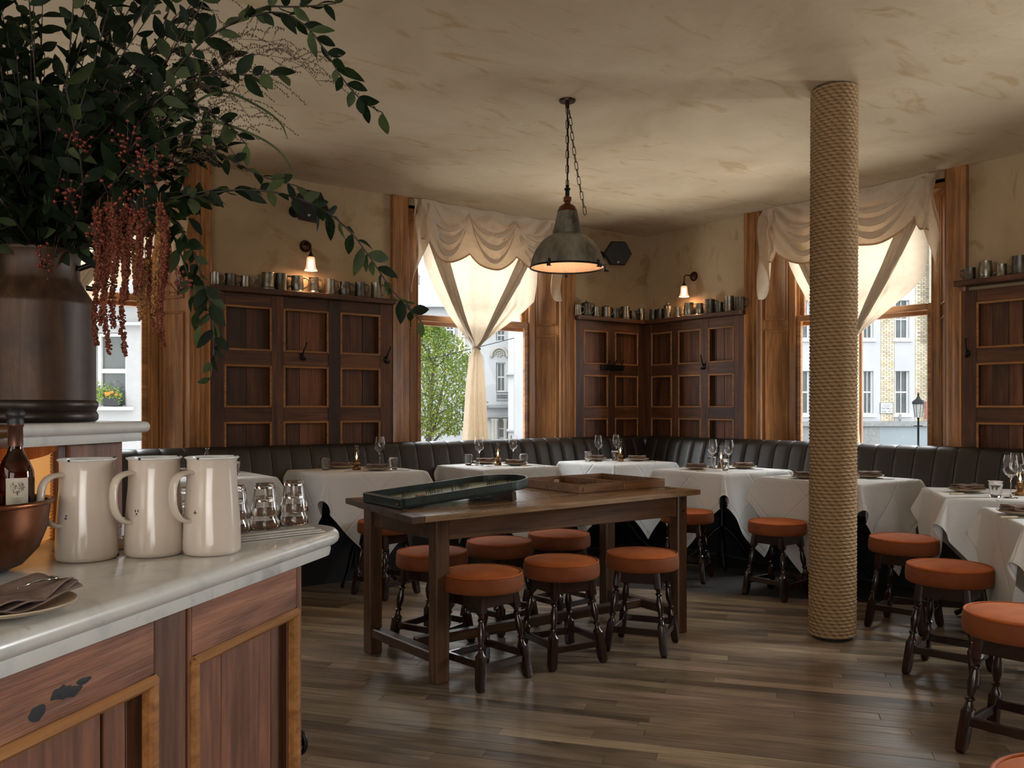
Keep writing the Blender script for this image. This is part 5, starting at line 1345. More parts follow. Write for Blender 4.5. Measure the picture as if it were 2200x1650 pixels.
BR = [
  [(0.424, 2.643, 1.657), (0.539, 2.397, 1.964), (0.618, 2.215, 2.14), (0.695, 2.096, 2.195), (0.787, 2.028, 2.224), (0.842, 1.988, 2.184), (0.887, 1.979, 2.13), (0.932, 1.983, 2.072), (0.988, 1.979, 2.024), (1.038, 1.968, 2.005)] ,
  [(0.677, 2.109, 2.178), (0.75, 2.055, 2.233), (0.816, 1.982, 2.219), (0.877, 1.899, 2.214)] ,
  [(0.501, 2.549, 1.753), (0.598, 2.354, 1.925), (0.652, 2.252, 1.922), (0.728, 2.195, 1.882), (0.786, 2.153, 1.841), (0.871, 2.116, 1.822)] ,
  [(0.522, 2.534, 1.702), (0.565, 2.316, 1.751), (0.604, 2.163, 1.759), (0.695, 2.096, 1.785), (0.794, 2.047, 1.782), (0.881, 2.021, 1.757), (0.968, 2.019, 1.709), (1.026, 2.001, 1.629), (1.079, 1.999, 1.559), (1.123, 2.004, 1.522), (1.168, 1.996, 1.481)] ,
  [(0.46, 2.517, 1.718), (0.536, 2.337, 1.996), (0.618, 2.215, 2.078), (0.714, 2.082, 2.064), (0.787, 2.028, 2.064)] ,
  [(0.52, 2.473, 1.842), (0.603, 2.287, 2.049), (0.68, 2.231, 2.008), (0.728, 2.195, 1.966), (0.757, 2.174, 1.922)] ,
  [(0.52, 2.473, 1.718), (0.584, 2.302, 1.769), (0.618, 2.215, 1.681), (0.646, 2.194, 1.594), (0.667, 2.179, 1.512), (0.676, 2.172, 1.407), (0.667, 2.179, 1.323)] ,
  [(0.531, 2.465, 1.705), (0.584, 2.302, 1.733), (0.618, 2.277, 1.662), (0.644, 2.258, 1.554), (0.663, 2.244, 1.459)] ,
  [(0.541, 2.458, 1.755), (0.563, 2.218, 1.762), (0.607, 2.099, 1.761), (0.652, 2.066, 1.773)] ,
  [(0.438, 2.657, 1.66), (0.543, 2.58, 1.959), (0.604, 2.474, 2.123), (0.641, 2.384, 2.229), (0.691, 2.347, 2.316), (0.711, 2.332, 2.379)] ,
  [(0.396, 2.688, 1.66), (0.46, 2.579, 1.983), (0.5, 2.488, 2.167), (0.511, 2.418, 2.293), (0.519, 2.412, 2.366)] ,
  [(0.386, 2.696, 1.66), (0.39, 2.569, 1.967), (0.401, 2.499, 2.171), (0.402, 2.436, 2.33)] ,
  [(0.365, 2.712, 1.66), (0.35, 2.599, 1.942), (0.32, 2.496, 2.115), (0.306, 2.507, 2.33)] ,
  [(0.355, 2.719, 1.66), (0.3, 2.636, 1.867), (0.253, 2.546, 2.031), (0.219, 2.57, 2.222)] ,
  [(0.365, 2.712, 1.66), (0.363, 2.464, 1.817), (0.393, 2.319, 1.973), (0.434, 2.288, 2.144), (0.457, 2.271, 2.258)] ,
  [(0.375, 2.704, 1.66), (0.313, 2.564, 1.793), (0.257, 2.481, 1.885), (0.209, 2.454, 1.928)] ,
  [(0.428, 2.665, 1.66), (0.459, 2.394, 1.793), (0.512, 2.231, 1.871), (0.562, 2.131, 1.9), (0.625, 2.085, 1.9)] ,
  [(0.407, 2.681, 1.66), (0.411, 2.429, 1.733), (0.402, 2.312, 1.814), (0.374, 2.27, 1.911), (0.348, 2.227, 2.004)] ,
  [(0.375, 2.704, 1.66), (0.296, 2.514, 1.697), (0.246, 2.427, 1.745), (0.219, 2.447, 1.791)] ,
  [(0.428, 2.665, 1.66), (0.555, 2.696, 1.989), (0.642, 2.632, 2.274), (0.686, 2.599, 2.436)] ,
]
TA = [ ((0.453, 2.423, 1.756), 1.409), ((0.461, 2.392, 1.733), 1.459), ((0.47, 2.386, 1.769), 1.384), ((0.49, 2.396, 1.738), 1.456), ((0.515, 2.403, 1.766), 1.384), ((0.486, 2.299, 1.708), 1.517), ((0.502, 2.3, 1.722), 1.524), ((0.511, 2.256, 1.727), 1.528), ((0.532, 2.34, 1.674), 1.475), ((0.524, 2.247, 1.739), 1.555), ((0.542, 2.308, 1.622), 1.478), ((0.56, 2.319, 1.721), 1.444), ((0.552, 2.226, 1.739), 1.467), ((0.565, 2.217, 1.727), 1.404), ((0.548, 2.179, 1.741), 1.56), ((0.461, 2.293, 1.739), 1.566), ((0.446, 2.354, 1.748), 1.549) ]
BE = [(0.383, 2.263, 1.889), (0.357, 2.221, 1.752), (0.444, 2.157, 1.73), (0.477, 2.194, 1.878), (0.324, 2.369, 1.609), (0.588, 2.175, 1.55), (0.479, 2.156, 1.727), (0.5, 2.178, 1.828), (0.405, 2.186, 1.657), (0.514, 2.105, 1.819)]
GR = [[(0.51, 2.48, 1.818), (0.632, 2.266, 2.079), (0.748, 2.181, 2.163), (0.863, 2.096, 2.139), (0.911, 2.061, 2.073)], [(0.51, 2.48, 1.842), (0.613, 2.28, 2.115), (0.709, 2.21, 2.198), (0.815, 2.132, 2.187)], [(0.5, 2.488, 1.818), (0.594, 2.295, 1.996), (0.693, 2.159, 2.095), (0.806, 2.076, 2.06)], [(0.5, 2.488, 1.818), (0.591, 2.421, 2.117), (0.651, 2.377, 2.267), (0.701, 2.34, 2.354)], [(0.52, 2.473, 1.818), (0.632, 2.266, 1.9), (0.7, 2.217, 1.876)], [(0.5, 2.488, 1.805), (0.584, 2.302, 1.9), (0.68, 2.231, 1.972), (0.728, 2.195, 1.936)], [(0.48, 2.502, 1.805), (0.531, 2.465, 2.03), (0.48, 2.502, 2.217), (0.44, 2.532, 2.316)], [(0.51, 2.48, 1.818), (0.627, 2.332, 1.976), (0.745, 2.245, 2.074), (0.784, 2.216, 2.0)]]
GB = [[(0.517, 2.351, 1.841), (0.613, 2.28, 1.996), (0.7, 2.217, 2.073), (0.786, 2.153, 2.02), (0.829, 2.121, 1.981), (0.842, 2.112, 1.936)], [(0.536, 2.337, 1.864), (0.652, 2.252, 1.996), (0.728, 2.195, 1.972), (0.824, 2.125, 1.918), (0.861, 2.098, 1.835)]]
# ------------------------------------------------------------------ branches and flowers in the churn
fa_ = thing('flower_arrangement', 'tall wild arrangement of leafy branches, red berries and hanging amaranth in the milk churn', 'flowers', (0, 0, 0))
RG = random.Random(17)
def smooth(pts, it=2):
    P_ = [Vector(p) for p in pts]
    for _ in range(it):
        Q = [P_[0]]
        for a, c in zip(P_, P_[1:]): Q += [a*.75+c*.25, a*.25+c*.75]
        P_ = Q+[P_[-1]]
    return P_
def resample(P_, step):
    out = [P_[0]]; acc = 0
    for a, c in zip(P_, P_[1:]):
        L = (c-a).length
        if L < 1e-9: continue
        d = step-acc
        while d <= L: out.append(a.lerp(c, d/L)); d += step
        acc = L-(d-step)
    return out
def leaf_mesh(L, W, curl, fold):
    b = MB(); prof = [(0, .04), (.15, .55), (.35, .95), (.55, 1.0), (.75, .72), (.9, .36), (1, .02)]
    vs = []; fs_ = []
    for t_, w_ in prof:
        for s in (-1, 0, 1):
            vs.append((L*t_, s*W*.5*w_, -curl*L*t_*t_+(fold*W*w_ if s else 0)))
    for i in range(len(prof)-1):
        for s in (0, 1): fs_.append((i*3+s, (i+1)*3+s, (i+1)*3+s+1, i*3+s+1))
    b.add(vs, fs_); return b
LM = []
for (L, W, cu, fo) in ((.070, .034, .25, .10), (.060, .033, .10, .14), (.078, .030, .35, .12), (.052, .030, .05, .08)):
    for mm in ('leaf', 'leaf_pale'):
        me = leaf_mesh(L, W, cu, fo).mesh('leaf', 180); me.materials.append(M[mm]); LM.append((me, leaf_mesh(L, W, cu, fo)))
CAMV = Vector((-.593, -.805, 0))
def leaf_mat(p, d, side, faced=.6):
    # leaf points away from the stem, blade roughly turned to the room
    d = d.normalized(); up = Vector((0, 0, 1))
    n = (CAMV*faced+Vector((RG.gauss(0, .5), RG.gauss(0, .5), RG.gauss(0, .6)+.2))).normalized()
    lat = d.cross(n).normalized()*side
    x = (d*RG.uniform(.35, .9)+lat*RG.uniform(.5, 1.0)+Vector((0, 0, RG.uniform(-.35, .1)))).normalized()
    z = (n-x*n.dot(x)).normalized(); y = z.cross(x)
    s = RG.uniform(.7, 1.12)
    m_ = Matrix((x, y, z)).transposed().to_4x4(); m_.translation = p
    return m_ @ Matrix.Scale(s, 4)
mouth = Vector(CL(-.045, .775, 1.67)); RT_ = Vector((.805, -.593, 0)); FD = Vector((.593, .805, 0))
leaf_count = [0]; rest = [MB(), MB()]
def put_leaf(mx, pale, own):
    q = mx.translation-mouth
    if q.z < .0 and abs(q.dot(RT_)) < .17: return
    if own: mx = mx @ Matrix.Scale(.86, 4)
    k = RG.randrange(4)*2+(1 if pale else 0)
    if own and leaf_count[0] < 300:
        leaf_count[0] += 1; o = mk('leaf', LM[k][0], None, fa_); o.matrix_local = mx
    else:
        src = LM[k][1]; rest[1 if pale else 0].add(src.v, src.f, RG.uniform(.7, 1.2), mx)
for bi, br in enumerate(BR):
    br = [(Vector(CL(-.045, .775, 1.66))+Vector((br[0][0]-.3, br[0][1]-2.6, 0)).normalized()*.05)[:]]+[p for p in br[1:]]
    if bi == 1: br = BR[1]
    if bi == 8: br = BR[8]
    P_ = smooth(br, 2); n = len(P_)
    ln = sum((a-c).length for a, c in zip(P_, P_[1:]))
    mk('branch', MB().tube(P_, [.0028*(1-.75*i/n)+.0006 for i in range(n)], 6), M['stem'], fa_, 180)
    own = bi < 9
    S_ = resample(P_, .021 if own else .026)
    for i, p in enumerate(S_[2 if not own else 3:-1]):
        i += 3
        if own and i*.021 < .10: continue
        d = S_[min(i+1, len(S_)-1)]-S_[max(i-1, 0)]
        if d.length < 1e-6: continue
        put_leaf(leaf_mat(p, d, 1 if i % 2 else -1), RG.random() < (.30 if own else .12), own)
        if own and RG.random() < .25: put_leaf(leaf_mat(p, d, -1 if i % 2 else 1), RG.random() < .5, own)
    d = P_[-1]-P_[-3]
    put_leaf(leaf_mat(P_[-1], d*3, 1), True, own)
# filler stems and leaves of the dense middle
mouth = Vector(CL(-.045, .775, 1.67)); RT_ = Vector((.805, -.593, 0)); FD = Vector((.593, .805, 0))
mstems = MB()
for i in range(210):
    tx = RG.gauss(-.03, .26); tz = RG.uniform(.02, .92); ty = RG.gauss(-.03, .15)
    tx = max(-.75, min(.42, tx))
    if tz < .25 and abs(tx) > .22: tz += .2
    tip = mouth+RT_*tx*(1+.3*tz)+FD*ty+Vector((0, 0, tz*RG.uniform(.6, 1)))
    mid = mouth.lerp(tip, .55)+Vector((0, 0, .06))-RT_*tx*.12
    st0 = mouth+RT_*max(-.07, min(.07, tx*.2))+FD*max(-.06, min(.06, ty*.3))+Vector((0, 0, -.05))
    mid = mid.lerp(mouth+Vector((0, 0, .1)), .25)
    P_ = smooth([st0, mid, tip], 2); n = len(P_)
    mstems.tube(P_, [.0015*(1-.7*k/n)+.0005 for k in range(n)], 4)
    S_ = resample(P_, .032)
    for k, p in enumerate(S_[2:]):
        k += 2; d = S_[min(k+1, len(S_)-1)]-S_[k-1]
        if d.length < 1e-6: continue
        put_leaf(leaf_mat(p, d, 1 if k % 2 else -1, .4), RG.random() < .07, False)
mk('stems', mstems, M['stem'], fa_, None, kind='stuff')
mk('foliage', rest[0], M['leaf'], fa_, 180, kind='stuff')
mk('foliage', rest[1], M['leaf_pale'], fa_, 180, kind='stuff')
# hanging amaranth tassels
for i, (p, zb) in enumerate(TA):
    b = MB(); z = p[2]; x0, y0 = p[0], p[1]; top = p[2]; k = 0; ph = RG.random()*6
    fat = RG.uniform(.0065, .0105)
    while z > zb:
        f = (top-z)/(top-zb)
        r = fat*(1-.35*f)
        cx = x0+.006*math.sin(z*18+ph); cy = y0+.006*math.cos(z*15+ph)
        for q in range(8):
            a = RG.random()*2*PI; rr_ = r*RG.uniform(.35, 1.1)*(1+.25*math.sin(z*160+ph))
            b.ball((cx+rr_*math.cos(a), cy+rr_*math.sin(a), z+RG.uniform(-.004, .004)), RG.uniform(.0024, .0040)*(1.15 if f < .5 else .9), 5, 3, tint=RG.uniform(.65, 1.3))
        z -= .0046; k += 1
    b.tube([(x0, y0, top+.03), (x0+.006*math.sin(top*18+ph), y0+.006*math.cos(top*15+ph), top-.01)], .0012, 4)
    mk('flower_tassel', b, M['tassel_pale'] if i in (8, 10, 12) else M['tassel'], fa_, 180)
# berries
for (x, y, z) in BE:
    b = MB(); s = MB()
    for k in range(22):
        v_ = Vector((RG.gauss(0, .017), RG.gauss(0, .014), RG.gauss(0, .020)))
        b.ball(tuple(Vector((x, y, z))+v_), RG.uniform(.0034, .0046), 8, 5, tint=RG.uniform(.7, 1.3))
        s.tube([(x, y, z-.02), tuple(Vector((x, y, z))+v_*.6+Vector((0, 0, -.008))), tuple(Vector((x, y, z))+v_)], .0008, 3)
    o = mk('berry_cluster', b, M['berry'], fa_, 180, kind='stuff'); mk('berry_stalks', s, M['stem'], o)
# feathery grass heads
for g in GR:
    P_ = smooth(g, 2); b = MB(); n = len(P_)
    b.tube(P_, [.0012*(1-.6*i/n) for i in range(n)], 4)
    S_ = resample(P_, .028)
    for p in S_[len(S_)//3:]:
        for q in range(2):
            L = RG.uniform(.07, .15); d = Vector((RG.gauss(.45, .35), RG.gauss(-.3, .3), RG.uniform(-.1, .6))).normalized()
            pts = [p, p+d*L*.5+Vector((0, 0, .004)), p+d*L+Vector((0, 0, -L*.35))]; sm = smooth(pts, 1)
            b.tube(sm, .0005, 3, cap=False)
            for r_ in resample(sm, .0065)[4:]:
                for _ in range(1): b.ball(tuple(r_+Vector((RG.gauss(0, .0015), RG.gauss(0, .0015), RG.gauss(0, .0015)))), .0016, 4, 2, (1, 1, 2.0))
    mk('grass_head', b, M['grass'], fa_, None, kind='stuff')
for g in GB:
    P_ = smooth(g, 3); n = len(P_); vs = []; fs_ = []
    for i, p in enumerate(P_):
        d = (P_[min(i+1, n-1)]-P_[max(i-1, 0)]).normalized(); s = d.cross(CAMV).normalized()*.0035*math.sin(PI*min(.98, .15+.85*i/n))
        vs += [tuple(p-s), tuple(p+Vector((0, 0, .001))), tuple(p+s)]
    for i in range(n-1): fs_ += [(i*3, i*3+1, i*3+4, i*3+3), (i*3+1, i*3+2, i*3+5, i*3+4)]
    mk('grass_blade', MB().add(vs, fs_), M['leaf_pale'], fa_, 180)

# ------------------------------------------------------------------ the street outside (local x across the view, y away)
VA = math.atan2(-.593, .805)
GZ = -4.6
o = mk('street_ground', MB().box(-60, 90, 7.5, 120, GZ-.2, GZ), M['asphalt'], None, None, (0, 0, 0), (0, 0, VA)); o['kind'] = 'structure'
def sash(t, xc, w_, z0, z1, yf, glassm='streetglass', fw=.07, dep=.16, bar=True):
    f = mk('window_frame', MB().box(xc-w_/2-fw, xc-w_/2, yf+dep-.06, yf+dep, z0-fw, z1+fw).box(xc+w_/2, xc+w_/2+fw, yf+dep-.06, yf+dep, z0-fw, z1+fw).box(xc-w_/2, xc+w_/2, yf+dep-.06, yf+dep, z0-fw, z0).box(xc-w_/2, xc+w_/2, yf+dep-.06, yf+dep, z1, z1+fw)
           .box(xc-w_/2, xc+w_/2, yf+dep-.05, yf+dep, (z0+z1)/2-.03, (z0+z1)/2+.03), M['white'], t)
    if bar: mk('glazing_bar', MB().box(xc-.015, xc+.015, yf+dep-.04, yf+dep, z0, z1), M['white'], f)
    mk('pane', MB().box(xc-w_/2, xc+w_/2, yf+dep+.0, yf+dep+.02, z0, z1), M[glassm], f)
# east side: pale brick and stucco terrace
D = 34.0; k34 = D/1844
be = thing('brick_building', 'pale brick and white stucco terrace across the street, seen through the right window', 'building', (0, 0, 0), VA)
mk('wall', MB().box(9.0, 22.0, D+.25, D+3, GZ, 16.5), M['stucco'], be)
def bay(x0, x1, z0, z1, holes, m_='stucco_grey'):
    b = MB(); zs_ = z0
    for (hx0, hx1, hz0, hz1) in sorted(holes, key=lambda q: q[2]):
        b.box(x0, x1, D, D+.26, zs_, hz0); b.box(x0, hx0, D, D+.26, hz0, hz1); b.box(hx1, x1, D, D+.26, hz0, hz1); zs_ = hz1
    b.box(x0, x1, D, D+.26, zs_, z1); mk('stucco_bay', b, M[m_], be)
zz = lambda y: 1.25+(875-y)*k34
xx = lambda x: (x-1100)*k34
wins = [(812, 1700), (799, 887), (655, 726)]
LEDGE = .68
cols_ = [(1700, 1752), (1782, 1826), (1851, 1892), (1922, 1966), (1999, 2040)]
wx = [(1712, 1736), (1794, 1816), (1858, 1873), (1927, 1950), (2005, 2026)]
for (cx0, cx1), (w0, w1) in zip(cols_, wx):
    hs = [(xx(w0)-.07, xx(w1)+.07, zz(888), zz(797)), (xx(w0)-.07, xx(w1)+.07, zz(726), zz(645)), (xx(w0)-.07, xx(w1)+.07, zz(560), zz(480))]
    bay(xx(cx0), xx(cx1), zz(908), 16.4, hs)
    for (a, c) in ((887, 798), (725, 646), (559, 481)):
        sash(be, (xx(w0)+xx(w1))/2, xx(w1)-xx(w0), zz(a), zz(c), D)
        mk('window_sill', MB().box(xx(w0)-.16, xx(w1)+.16, D-.07, D+.1, zz(a)-.17, zz(a)-.06), M['white'], be)
brk = MB(); RK = random.Random(2)
mk('mortar', MB().box(xx(1752), xx(1782), D+.02, D+.26, zz(908), 16.4).box(xx(1826), xx(1851), D+.02, D+.26, zz(908), 16.4).box(xx(1892), xx(1922), D+.02, D+.26, zz(908), 16.4).box(xx(1966), xx(1999), D+.02, D+.26, zz(908), 16.4), M['brickmortar'], be)
for (a, c) in ((1752, 1782), (1826, 1851), (1892, 1922), (1966, 1999)):
    x0, x1 = xx(a)+.01, xx(c)-.01; z = zz(908); row = 0
    while z < 10:
        x = x0-(.11 if row % 2 else 0)
        while x < x1:
            p, q = max(x, x0), min(x+.215, x1)
            tn = RK.uniform(.8, 1.15)
            if a == 1966 and q > xx(1984): tn *= .55 if z > zz(740) else .8
            if q-p > .03: brk.box(p, q-.012, D-.012, D+.02, z, z+.062, 0, (tn, tn*RK.uniform(.93, 1), tn*RK.uniform(.85, 1)))
            x += .225
        z += .075; row += 1
mk('bricks', brk, M['brick'], be, None, kind='stuff')
mk('ledge', MB().box(9, xx(2002), D-.55, D+.1, zz(915), zz(905)), M['lead'], be)
mk('fascia', MB().box(xx(1880), xx(1995), D-.42, D+.05, -1.2, zz(915)), M['shopblue'], be)
mk('shopfront', MB().box(9.0, xx(1880), D-.42, D+.05, -1.2, zz(915)), M['lead'], be)
mk('shopfront', MB().box(9.0, xx(1995), D-.2, D+.05, GZ, -1.2), M['shopblue'], be)
mk('downpipe', MB().tube([(xx(1996), D-.1, GZ), (xx(1996), D-.1, 12)], .05, 8), M['brickmortar'], be)
mk('downpipe', MB().tube([(xx(1987), D-.08, zz(900)), (xx(1987), D-.08, zz(862))], .035, 8), M['redtext'], be)
# street name plate
sn = thing('street_sign', 'white street name plate reading PORTOBELLO ROAD W11 on the pale brick pier', 'sign', (0, 0, 0), VA)
sx0, sx1, sz0, sz1 = xx(1891.5), xx(1917), zz(888), zz(866)
mk('plate', MB().box(sx0, sx1, D-.05, D-.014, sz0, sz1, .012), M['white'], sn)
mk('border', MB().box(sx0-.02, sx1+.02, D-.035, D-.013, sz0-.02, sz1+.02), M['blacktext'], sn)
def text(par, body, x, y, z, size, m_, rot=(PI/2, 0, 0), align='CENTER', width=None):
    c = bpy.data.curves.new('lettering', 'FONT'); c.body = body; c.size = size; c.align_x = align; c.align_y = 'CENTER'; c.extrude = .001
    c.materials.append(m_); o = bpy.data.objects.new('lettering', c); me_ = bpy.data.meshes.new_from_object(o); bpy.data.objects.remove(o); o = bpy.data.objects.new('lettering', me_); COL.objects.link(o); o.parent = par; o.location = (x, y, z); o.rotation_euler = rot
    return o
sc_x = (sx0+sx1)/2; hgt = sz1-sz0
text(sn, 'THE ROYAL BOROUGH', sc_x, D-.052, sz1-.07, .038, M['redtext']); text(sn, 'OF KENSINGTON', sc_x, D-.052, sz1-.125, .036, M['redtext'])
o = text(sn, 'PORTOBELLO', sc_x, D-.052, sz1-.215, .080, M['blacktext']); o.scale = (.86, 1.25, 1)
o = text(sn, 'ROAD', sc_x-.10, D-.052, sz1-.335, .080, M['blacktext']); o.scale = (.86, 1.25, 1)
o = text(sn, 'W11', sc_x+.13, D-.052, sz1-.335, .080, M['redtext']); o.scale = (.86, 1.25, 1)
# decoy bird on the ledge
bdx, bdz = xx(1926), zz(905)
bi_ = thing('owl_figure', 'small grey owl figure standing on the shop ledge across the street', 'figurine', (0, 0, 0), VA)
mk('body', MB().ball((bdx, D-.3, bdz+.13), .075, 12, 8, (.9, .8, 1.7)), M['lead'], bi_, 180)
mk('head', MB().ball((bdx+.02, D-.31, bdz+.27), .062, 12, 8), M['brickmortar'], bi_, 180)
# street lamp
DL = 30.0; k30 = DL/1844; lx = (1973-1100)*k30; lz = lambda y: 1.25+(875-y)*k30
sl = thing('street_lamp', 'black street lamp post with glass lantern outside the right window', 'street lamp', (0, 0, 0), VA)
T = Matrix.Translation((lx, DL, 0))
mk('post', MB().lathe([(.09, GZ), (.07, -2), (.035, lz(960)), (.032, lz(900)), (.05, lz(899)), (.03, lz(897))], 12, T), M['iron'], sl, 60)
mk('ladder_bar', MB().tube([(lx-.16, DL, lz(915)), (lx+.16, DL, lz(915))], .016, 6), M['iron'], sl)
mk('lantern_glass', MB().lathe([(.12, lz(897)), (.175, lz(868))], 8, T), M['milk'], sl)
mk('lantern_cap', MB().lathe([(.205, lz(868)), (.205, lz(865)), (.17, lz(861)), (.08, lz(857)), (.045, lz(852)), (.03, lz(850)), (.04, lz(847)), (.001, lz(842))], 16, T), M['iron'], sl, 30)
b = MB()
for i in range(8):
    a = 2*PI*i/8; b.tube([(lx+.122*math.cos(a), DL+.122*math.sin(a), lz(897)), (lx+.178*math.cos(a), DL+.178*math.sin(a), lz(868))], .008, 4)
mk('lantern_ribs', b, M['iron'], sl)
# north side: white stucco villas
D = 40.0; k40 = D/1844; xx = lambda x: (x-1100)*k40; zz = lambda y: 1.25+(875-y)*k40
bn = thing('stucco_building', 'ornate white stucco house with arched window and balcony, seen through the far window', 'building', (0, 0, 0), VA)
mk('wall', MB().box(-10.5, xx(1069)-.1, D, D+6, GZ, zz(655)).box(xx(1069)-.1, xx(1084)+.1, D, D+6, zz(839)+.0, zz(781)-.0) if 0 else MB().box(-10.5, xx(1066), D, D+6, GZ, zz(655)).box(xx(1086), xx(1092), D, D+6, GZ, zz(655)).box(xx(1066), xx(1086), D+.3, D+6, GZ, zz(655)), M['stucco'], bn)
mk('infill', MB().box(xx(1066), xx(1086), D, D+.3, zz(902), zz(841)).box(xx(1066), xx(1086), D, D+.3, zz(779), zz(732)).box(xx(1066), xx(1086), D, D+.3, zz(708), zz(655)).box(xx(1066), xx(1086), D, D+.3, GZ, zz(940)), M['stucco'], bn)
sash(bn, xx(1076.5), .30, zz(839), zz(781), D, fw=.05); sash(bn, xx(1076.5), .30, zz(731), zz(709), D, fw=.05); sash(bn, xx(1077.5), .22, zz(939), zz(903), D, fw=.04, bar=False)
for y_ in (845, 700): pass
mk('cornice', MB().box(-10.5, xx(1092), D-.35, D, zz(661), zz(655)), M['stucco_grey'], bn)
mk('string_course', MB().box(xx(1040), xx(1092), D-.45, D, zz(876), zz(870)).box(xx(1040), xx(1092), D-.3, D, zz(897), zz(893)), M['lead'], bn)
b = MB(); pts = [(xx(1056), D-.08, zz(768))]+[(xx(1073)+.36*math.cos(a), D-.08, zz(764)+.36*math.sin(a)) for a in [PI-PI*i/14 for i in range(15)]]+[(xx(1090), D-.08, zz(768))]
b.tube(pts, .07, 8); mk('arch_hood', b, M['cream'], bn, 180)
b = MB(); pts = [(xx(1073)+.24*math.cos(a), D-.05, zz(764)+.24*math.sin(a)) for a in [PI-PI*i/14 for i in range(15)]]; b.tube(pts, .035, 6)
for i in range(5): b.ball((xx(1073)+.10*math.cos(i*1.3), D-.03, zz(762)+.08*math.sin(i*1.3)), .05, 8, 5)
mk('arch_ornament', b, M['cream'], bn, 180)
b = MB(); zt, zb_ = zz(843), zz(862)
b.box(xx(1067), xx(1092), D-.5, D-.46, zt-.03, zt); b.box(xx(1067), xx(1092), D-.5, D-.46, zb_, zb_+.02)
for i in range(9):
    x = xx(1068)+i*(xx(1091)-xx(1068))/8; b.box(x-.008, x+.008, D-.49, D-.47, zb_, zt)
    if i < 8: b.tube([(x+.035+.025*math.cos(a), D-.48, (zt+zb_)/2+.08*math.sin(a)) for a in [2*PI*k/10 for k in range(10)]], .009, 4, closed=True)
mk('balcony_rail', b, M['iron'], bn)
for x in (1060, 1066, 1086): mk('pilaster', MB().lathe([(.11, GZ), (.09, zz(930)), (.085, zz(906)), (.12, zz(903)), (.13, zz(899))], 12, Matrix.Translation((xx(x), D-.15, 0))), M['cream'], bn, 40)
mk('wing', MB().box(xx(1092), xx(1106), D-1.2, D+6, GZ, zz(690)), M['white'], bn)
mk('wing_cornice', MB().box(xx(1089), xx(1106), D-1.5, D+.2, zz(808), zz(803)).box(xx(1089), xx(1106), D-1.5, D+.2, zz(925), zz(921)), M['stucco_grey'], bn)
mk('brick_chimney', MB().box(xx(1102), xx(1107), D-.9, D+1, zz(748), zz(680)), M['brick'], bn)
mk('brick_side', MB().box(xx(984), xx(1000), D-.05, D+.4, zz(780), zz(690)), M['brick'], bn)
for x in (925, 967, 1000, 1025):
    for (a, c) in ((721, 697), (800, 765), (905, 868)): sash(bn, xx(x), .30, zz(a), zz(c), D-.22, fw=.07)
nb = thing('near_house', 'plain white house wall close by, at the right side of the far window', 'building', (0, 0, 0), VA)
mk('wall', MB().box((1105-1100)*.0141, (1175-1100)*.0141, 26, 34, GZ, 6.0), M['stucco'], nb)
rb = thing('white_gable_house', 'big plain white gable rising behind the tree beyond the far window', 'building', (0, 0, 0), VA)
b = MB(); b.prism([(-16, GZ), (-.2, GZ), (-.2, 6.5), (-6, 9.2), (-16, 7.4)], 52, 60, 'y'); mk('gable', b, M['white'], rb)
mk('parapet', MB().box(-16, -.2, 51.7, 52, 6.5, 6.62), M['stucco_grey'], rb)
mk('chimney_pot', MB().lathe([(.14, 8.55), (.14, 9.0), (.18, 9.02), (.05, 9.25)], 10, Matrix.Translation((-5.6, 51, 0))), M['lead'], rb, 30)
# west: white house with window box
D = 12.0; k12 = D/1844; xx = lambda x: (x-1100)*k12; zz = lambda y: 1.25+(875-y)*k12
bw = thing('white_house', 'white painted house with sash window opposite the left window', 'building', (0, 0, 0), VA)
b = MB(); gx0, gx1, gz0, gz1 = xx(211), xx(264), zz(871), zz(722)
b.box(-9.5, gx0-.05, D, D+.3, GZ, 6.5); b.box(gx1+.05, -4.6, D, D+.3, GZ, 6.5); b.box(gx0-.05, gx1+.05, D, D+.3, GZ, gz0-.05); b.box(gx0-.05, gx1+.05, D, D+.3, gz1+.05, 6.5)
mk('wall', b, M['housewhite'], bw); mk('core', MB().box(-9.5, -4.6, D+.31, D+2, GZ, 6.5), M['streetglass'], bw)
sash(bw, (gx0+gx1)/2, gx1-gx0, gz0, gz1, D, fw=.045, dep=.14, bar=False)
mk('window_sill', MB().box(gx0-.06, gx1+.15, D-.12, D+.1, zz(881), zz(874)), M['white'], bw)
mk('cornice', MB().box(-9.5, -4.6, D-.12, D, zz(700), zz(694)).box(-9.5, -4.6, D-.2, D, zz(655), zz(640)), M['stucco_grey'], bw)
fb = thing('window_box', 'black flower box with orange flowers and greenery on the sill opposite', 'flower box', (0, 0, 0), VA)
mk('trough', MB().box(xx(228), xx(262), D-.10, D+.03, zz(873), zz(855), .01), M['rubber'], fb)
b = MB(); g = MB(); RQ = random.Random(5)
for i in range(240):
    x = RQ.uniform(xx(208), xx(266)); z = RQ.gauss(zz(852), .055)+(.08 if x < xx(240) and RQ.random() < .4 else 0); y = D-.05+RQ.gauss(0, .03); a = RQ.random()*6
    L = RQ.uniform(.015, .03); d = Vector((math.cos(a), RQ.gauss(0, .4), math.sin(a)))*L; e = Vector((-math.sin(a), RQ.gauss(0, .4), math.cos(a)))*L*.5; p = Vector((x, y, z))
    g.add([tuple(p-d), tuple(p+e), tuple(p+d), tuple(p-e)], [(0, 1, 2, 3)], RQ.uniform(.7, 1.3))
mk('greenery', g, M['treeleaf'], fb, None, kind='stuff')
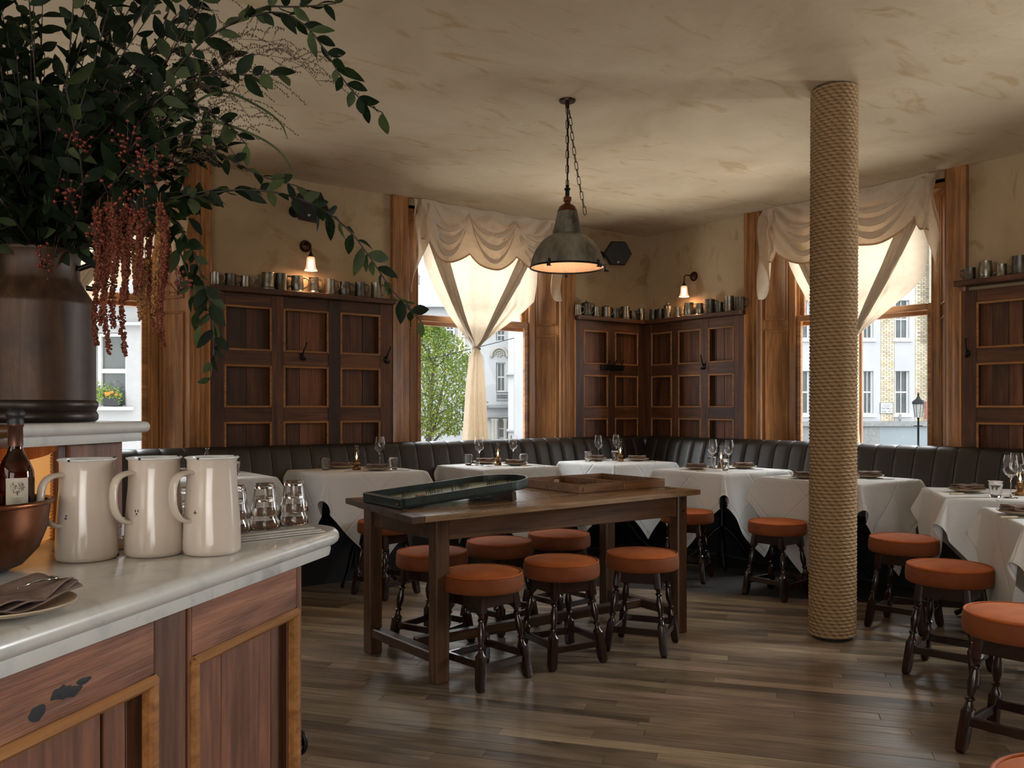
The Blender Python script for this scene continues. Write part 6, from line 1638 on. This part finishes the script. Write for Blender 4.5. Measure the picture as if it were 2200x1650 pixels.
for i in range(9):
    x = RQ.uniform(xx(230), xx(264)); z = zz(847)+RQ.gauss(0, .02); c = MB()
    for k in range(7): c.ball((x+.014*math.cos(k*.9), D-.09, z+.010*math.sin(k*.9)), .010, 6, 4)
    mk('flower', c, M['orange'], fb, 180)
# the street tree
DT = 30.0; kt = DT/1844; tx, tz = lambda x: (x-1100)*kt, lambda y: 1.25+(875-y)*kt
tr = thing('street_tree', 'bushy green street tree turning yellow, filling the left half of the far window', 'tree', (0, 0, 0), VA)
b = MB(); RTn = random.Random(31)
b.tube([(tx(920), DT, GZ), (tx(921), DT, tz(940)), (tx(925), DT, tz(870)), (tx(930), DT, tz(800))], [.13, .11, .09, .05], 10); b.tube([(tx(921), DT, tz(945)), (tx(934), DT, tz(905)), (tx(945), DT, tz(860)), (tx(958), DT, tz(800))], [.08, .07, .05, .03], 8)
b.tube([(tx(921), DT, tz(960)), (tx(950), DT-.2, tz(930)), (tx(985), DT-.3, tz(905))], [.05, .04, .02], 8)
for i in range(26):
    a = RTn.random()*6.3; r = RTn.uniform(.5, 1.5); z0_ = tz(RTn.uniform(760, 930)); b.tube([(tx(928), DT, z0_), (tx(928)+r*.5*math.cos(a), DT+r*.5*math.sin(a), z0_+.3), (tx(928)+r*math.cos(a), DT+r*math.sin(a), z0_+.75)], [.035, .022, .01], 5)
mk('trunk', b, M['bark'], tr, 60)
g = MB()
for i in range(15000):
    zf = RTn.random(); zc = tz(935)+(tz(692)-tz(935))*zf
    R1 = 1.62*math.sin(PI*min(1, .18+.82*zf))**.55*(1.0 if zf < .75 else 1-(zf-.75)*1.6)
    a = RTn.random()*2*PI; r = R1*(RTn.random()**.4)
    lob = 1+.16*math.sin(3*a+zf*9)+.10*math.sin(7*a-zf*14)
    p = Vector((tx(930)+r*lob*math.cos(a), DT+r*lob*math.sin(a), zc+RTn.gauss(0, .06)))
    if math.sin(p.x*5+p.z*4)*math.sin(p.y*4-p.z*5) > .72: continue
    q = RTn.random()*6.3; s = RTn.uniform(.03, .055); n = Vector((RTn.gauss(0, 1), RTn.gauss(0, 1), RTn.gauss(0, 1))).normalized(); d = n.orthogonal().normalized(); e = n.cross(d)
    d, e = (d*math.cos(q)+e*math.sin(q))*s, (e*math.cos(q)-d*math.sin(q))*s*.7
    yel = RTn.random(); tnt = (1.7, 1.25, .8) if yel < .12+.25*(1-zf) else (RTn.uniform(.75, 1.25),)*3
    g.add([tuple(p-d), tuple(p+e), tuple(p+d), tuple(p-e)], [(0, 1, 2, 3)], tnt)
mk('foliage', g, M['treeleaf'], tr, None, kind='stuff')
cw = thing('overhead_cable', 'thin cable running across the street in front of the tree', 'cable', (0, 0, 0), VA)
mk('wire', MB().tube([(tx(860), DT-3, 1.25+(875-792)*kt*.9), (tx(1010), DT-3, 1.25+(875-753)*kt*.9), (tx(1180), DT-3, 1.25+(875-705)*kt*.9)], .012, 5), M['iron'], cw)
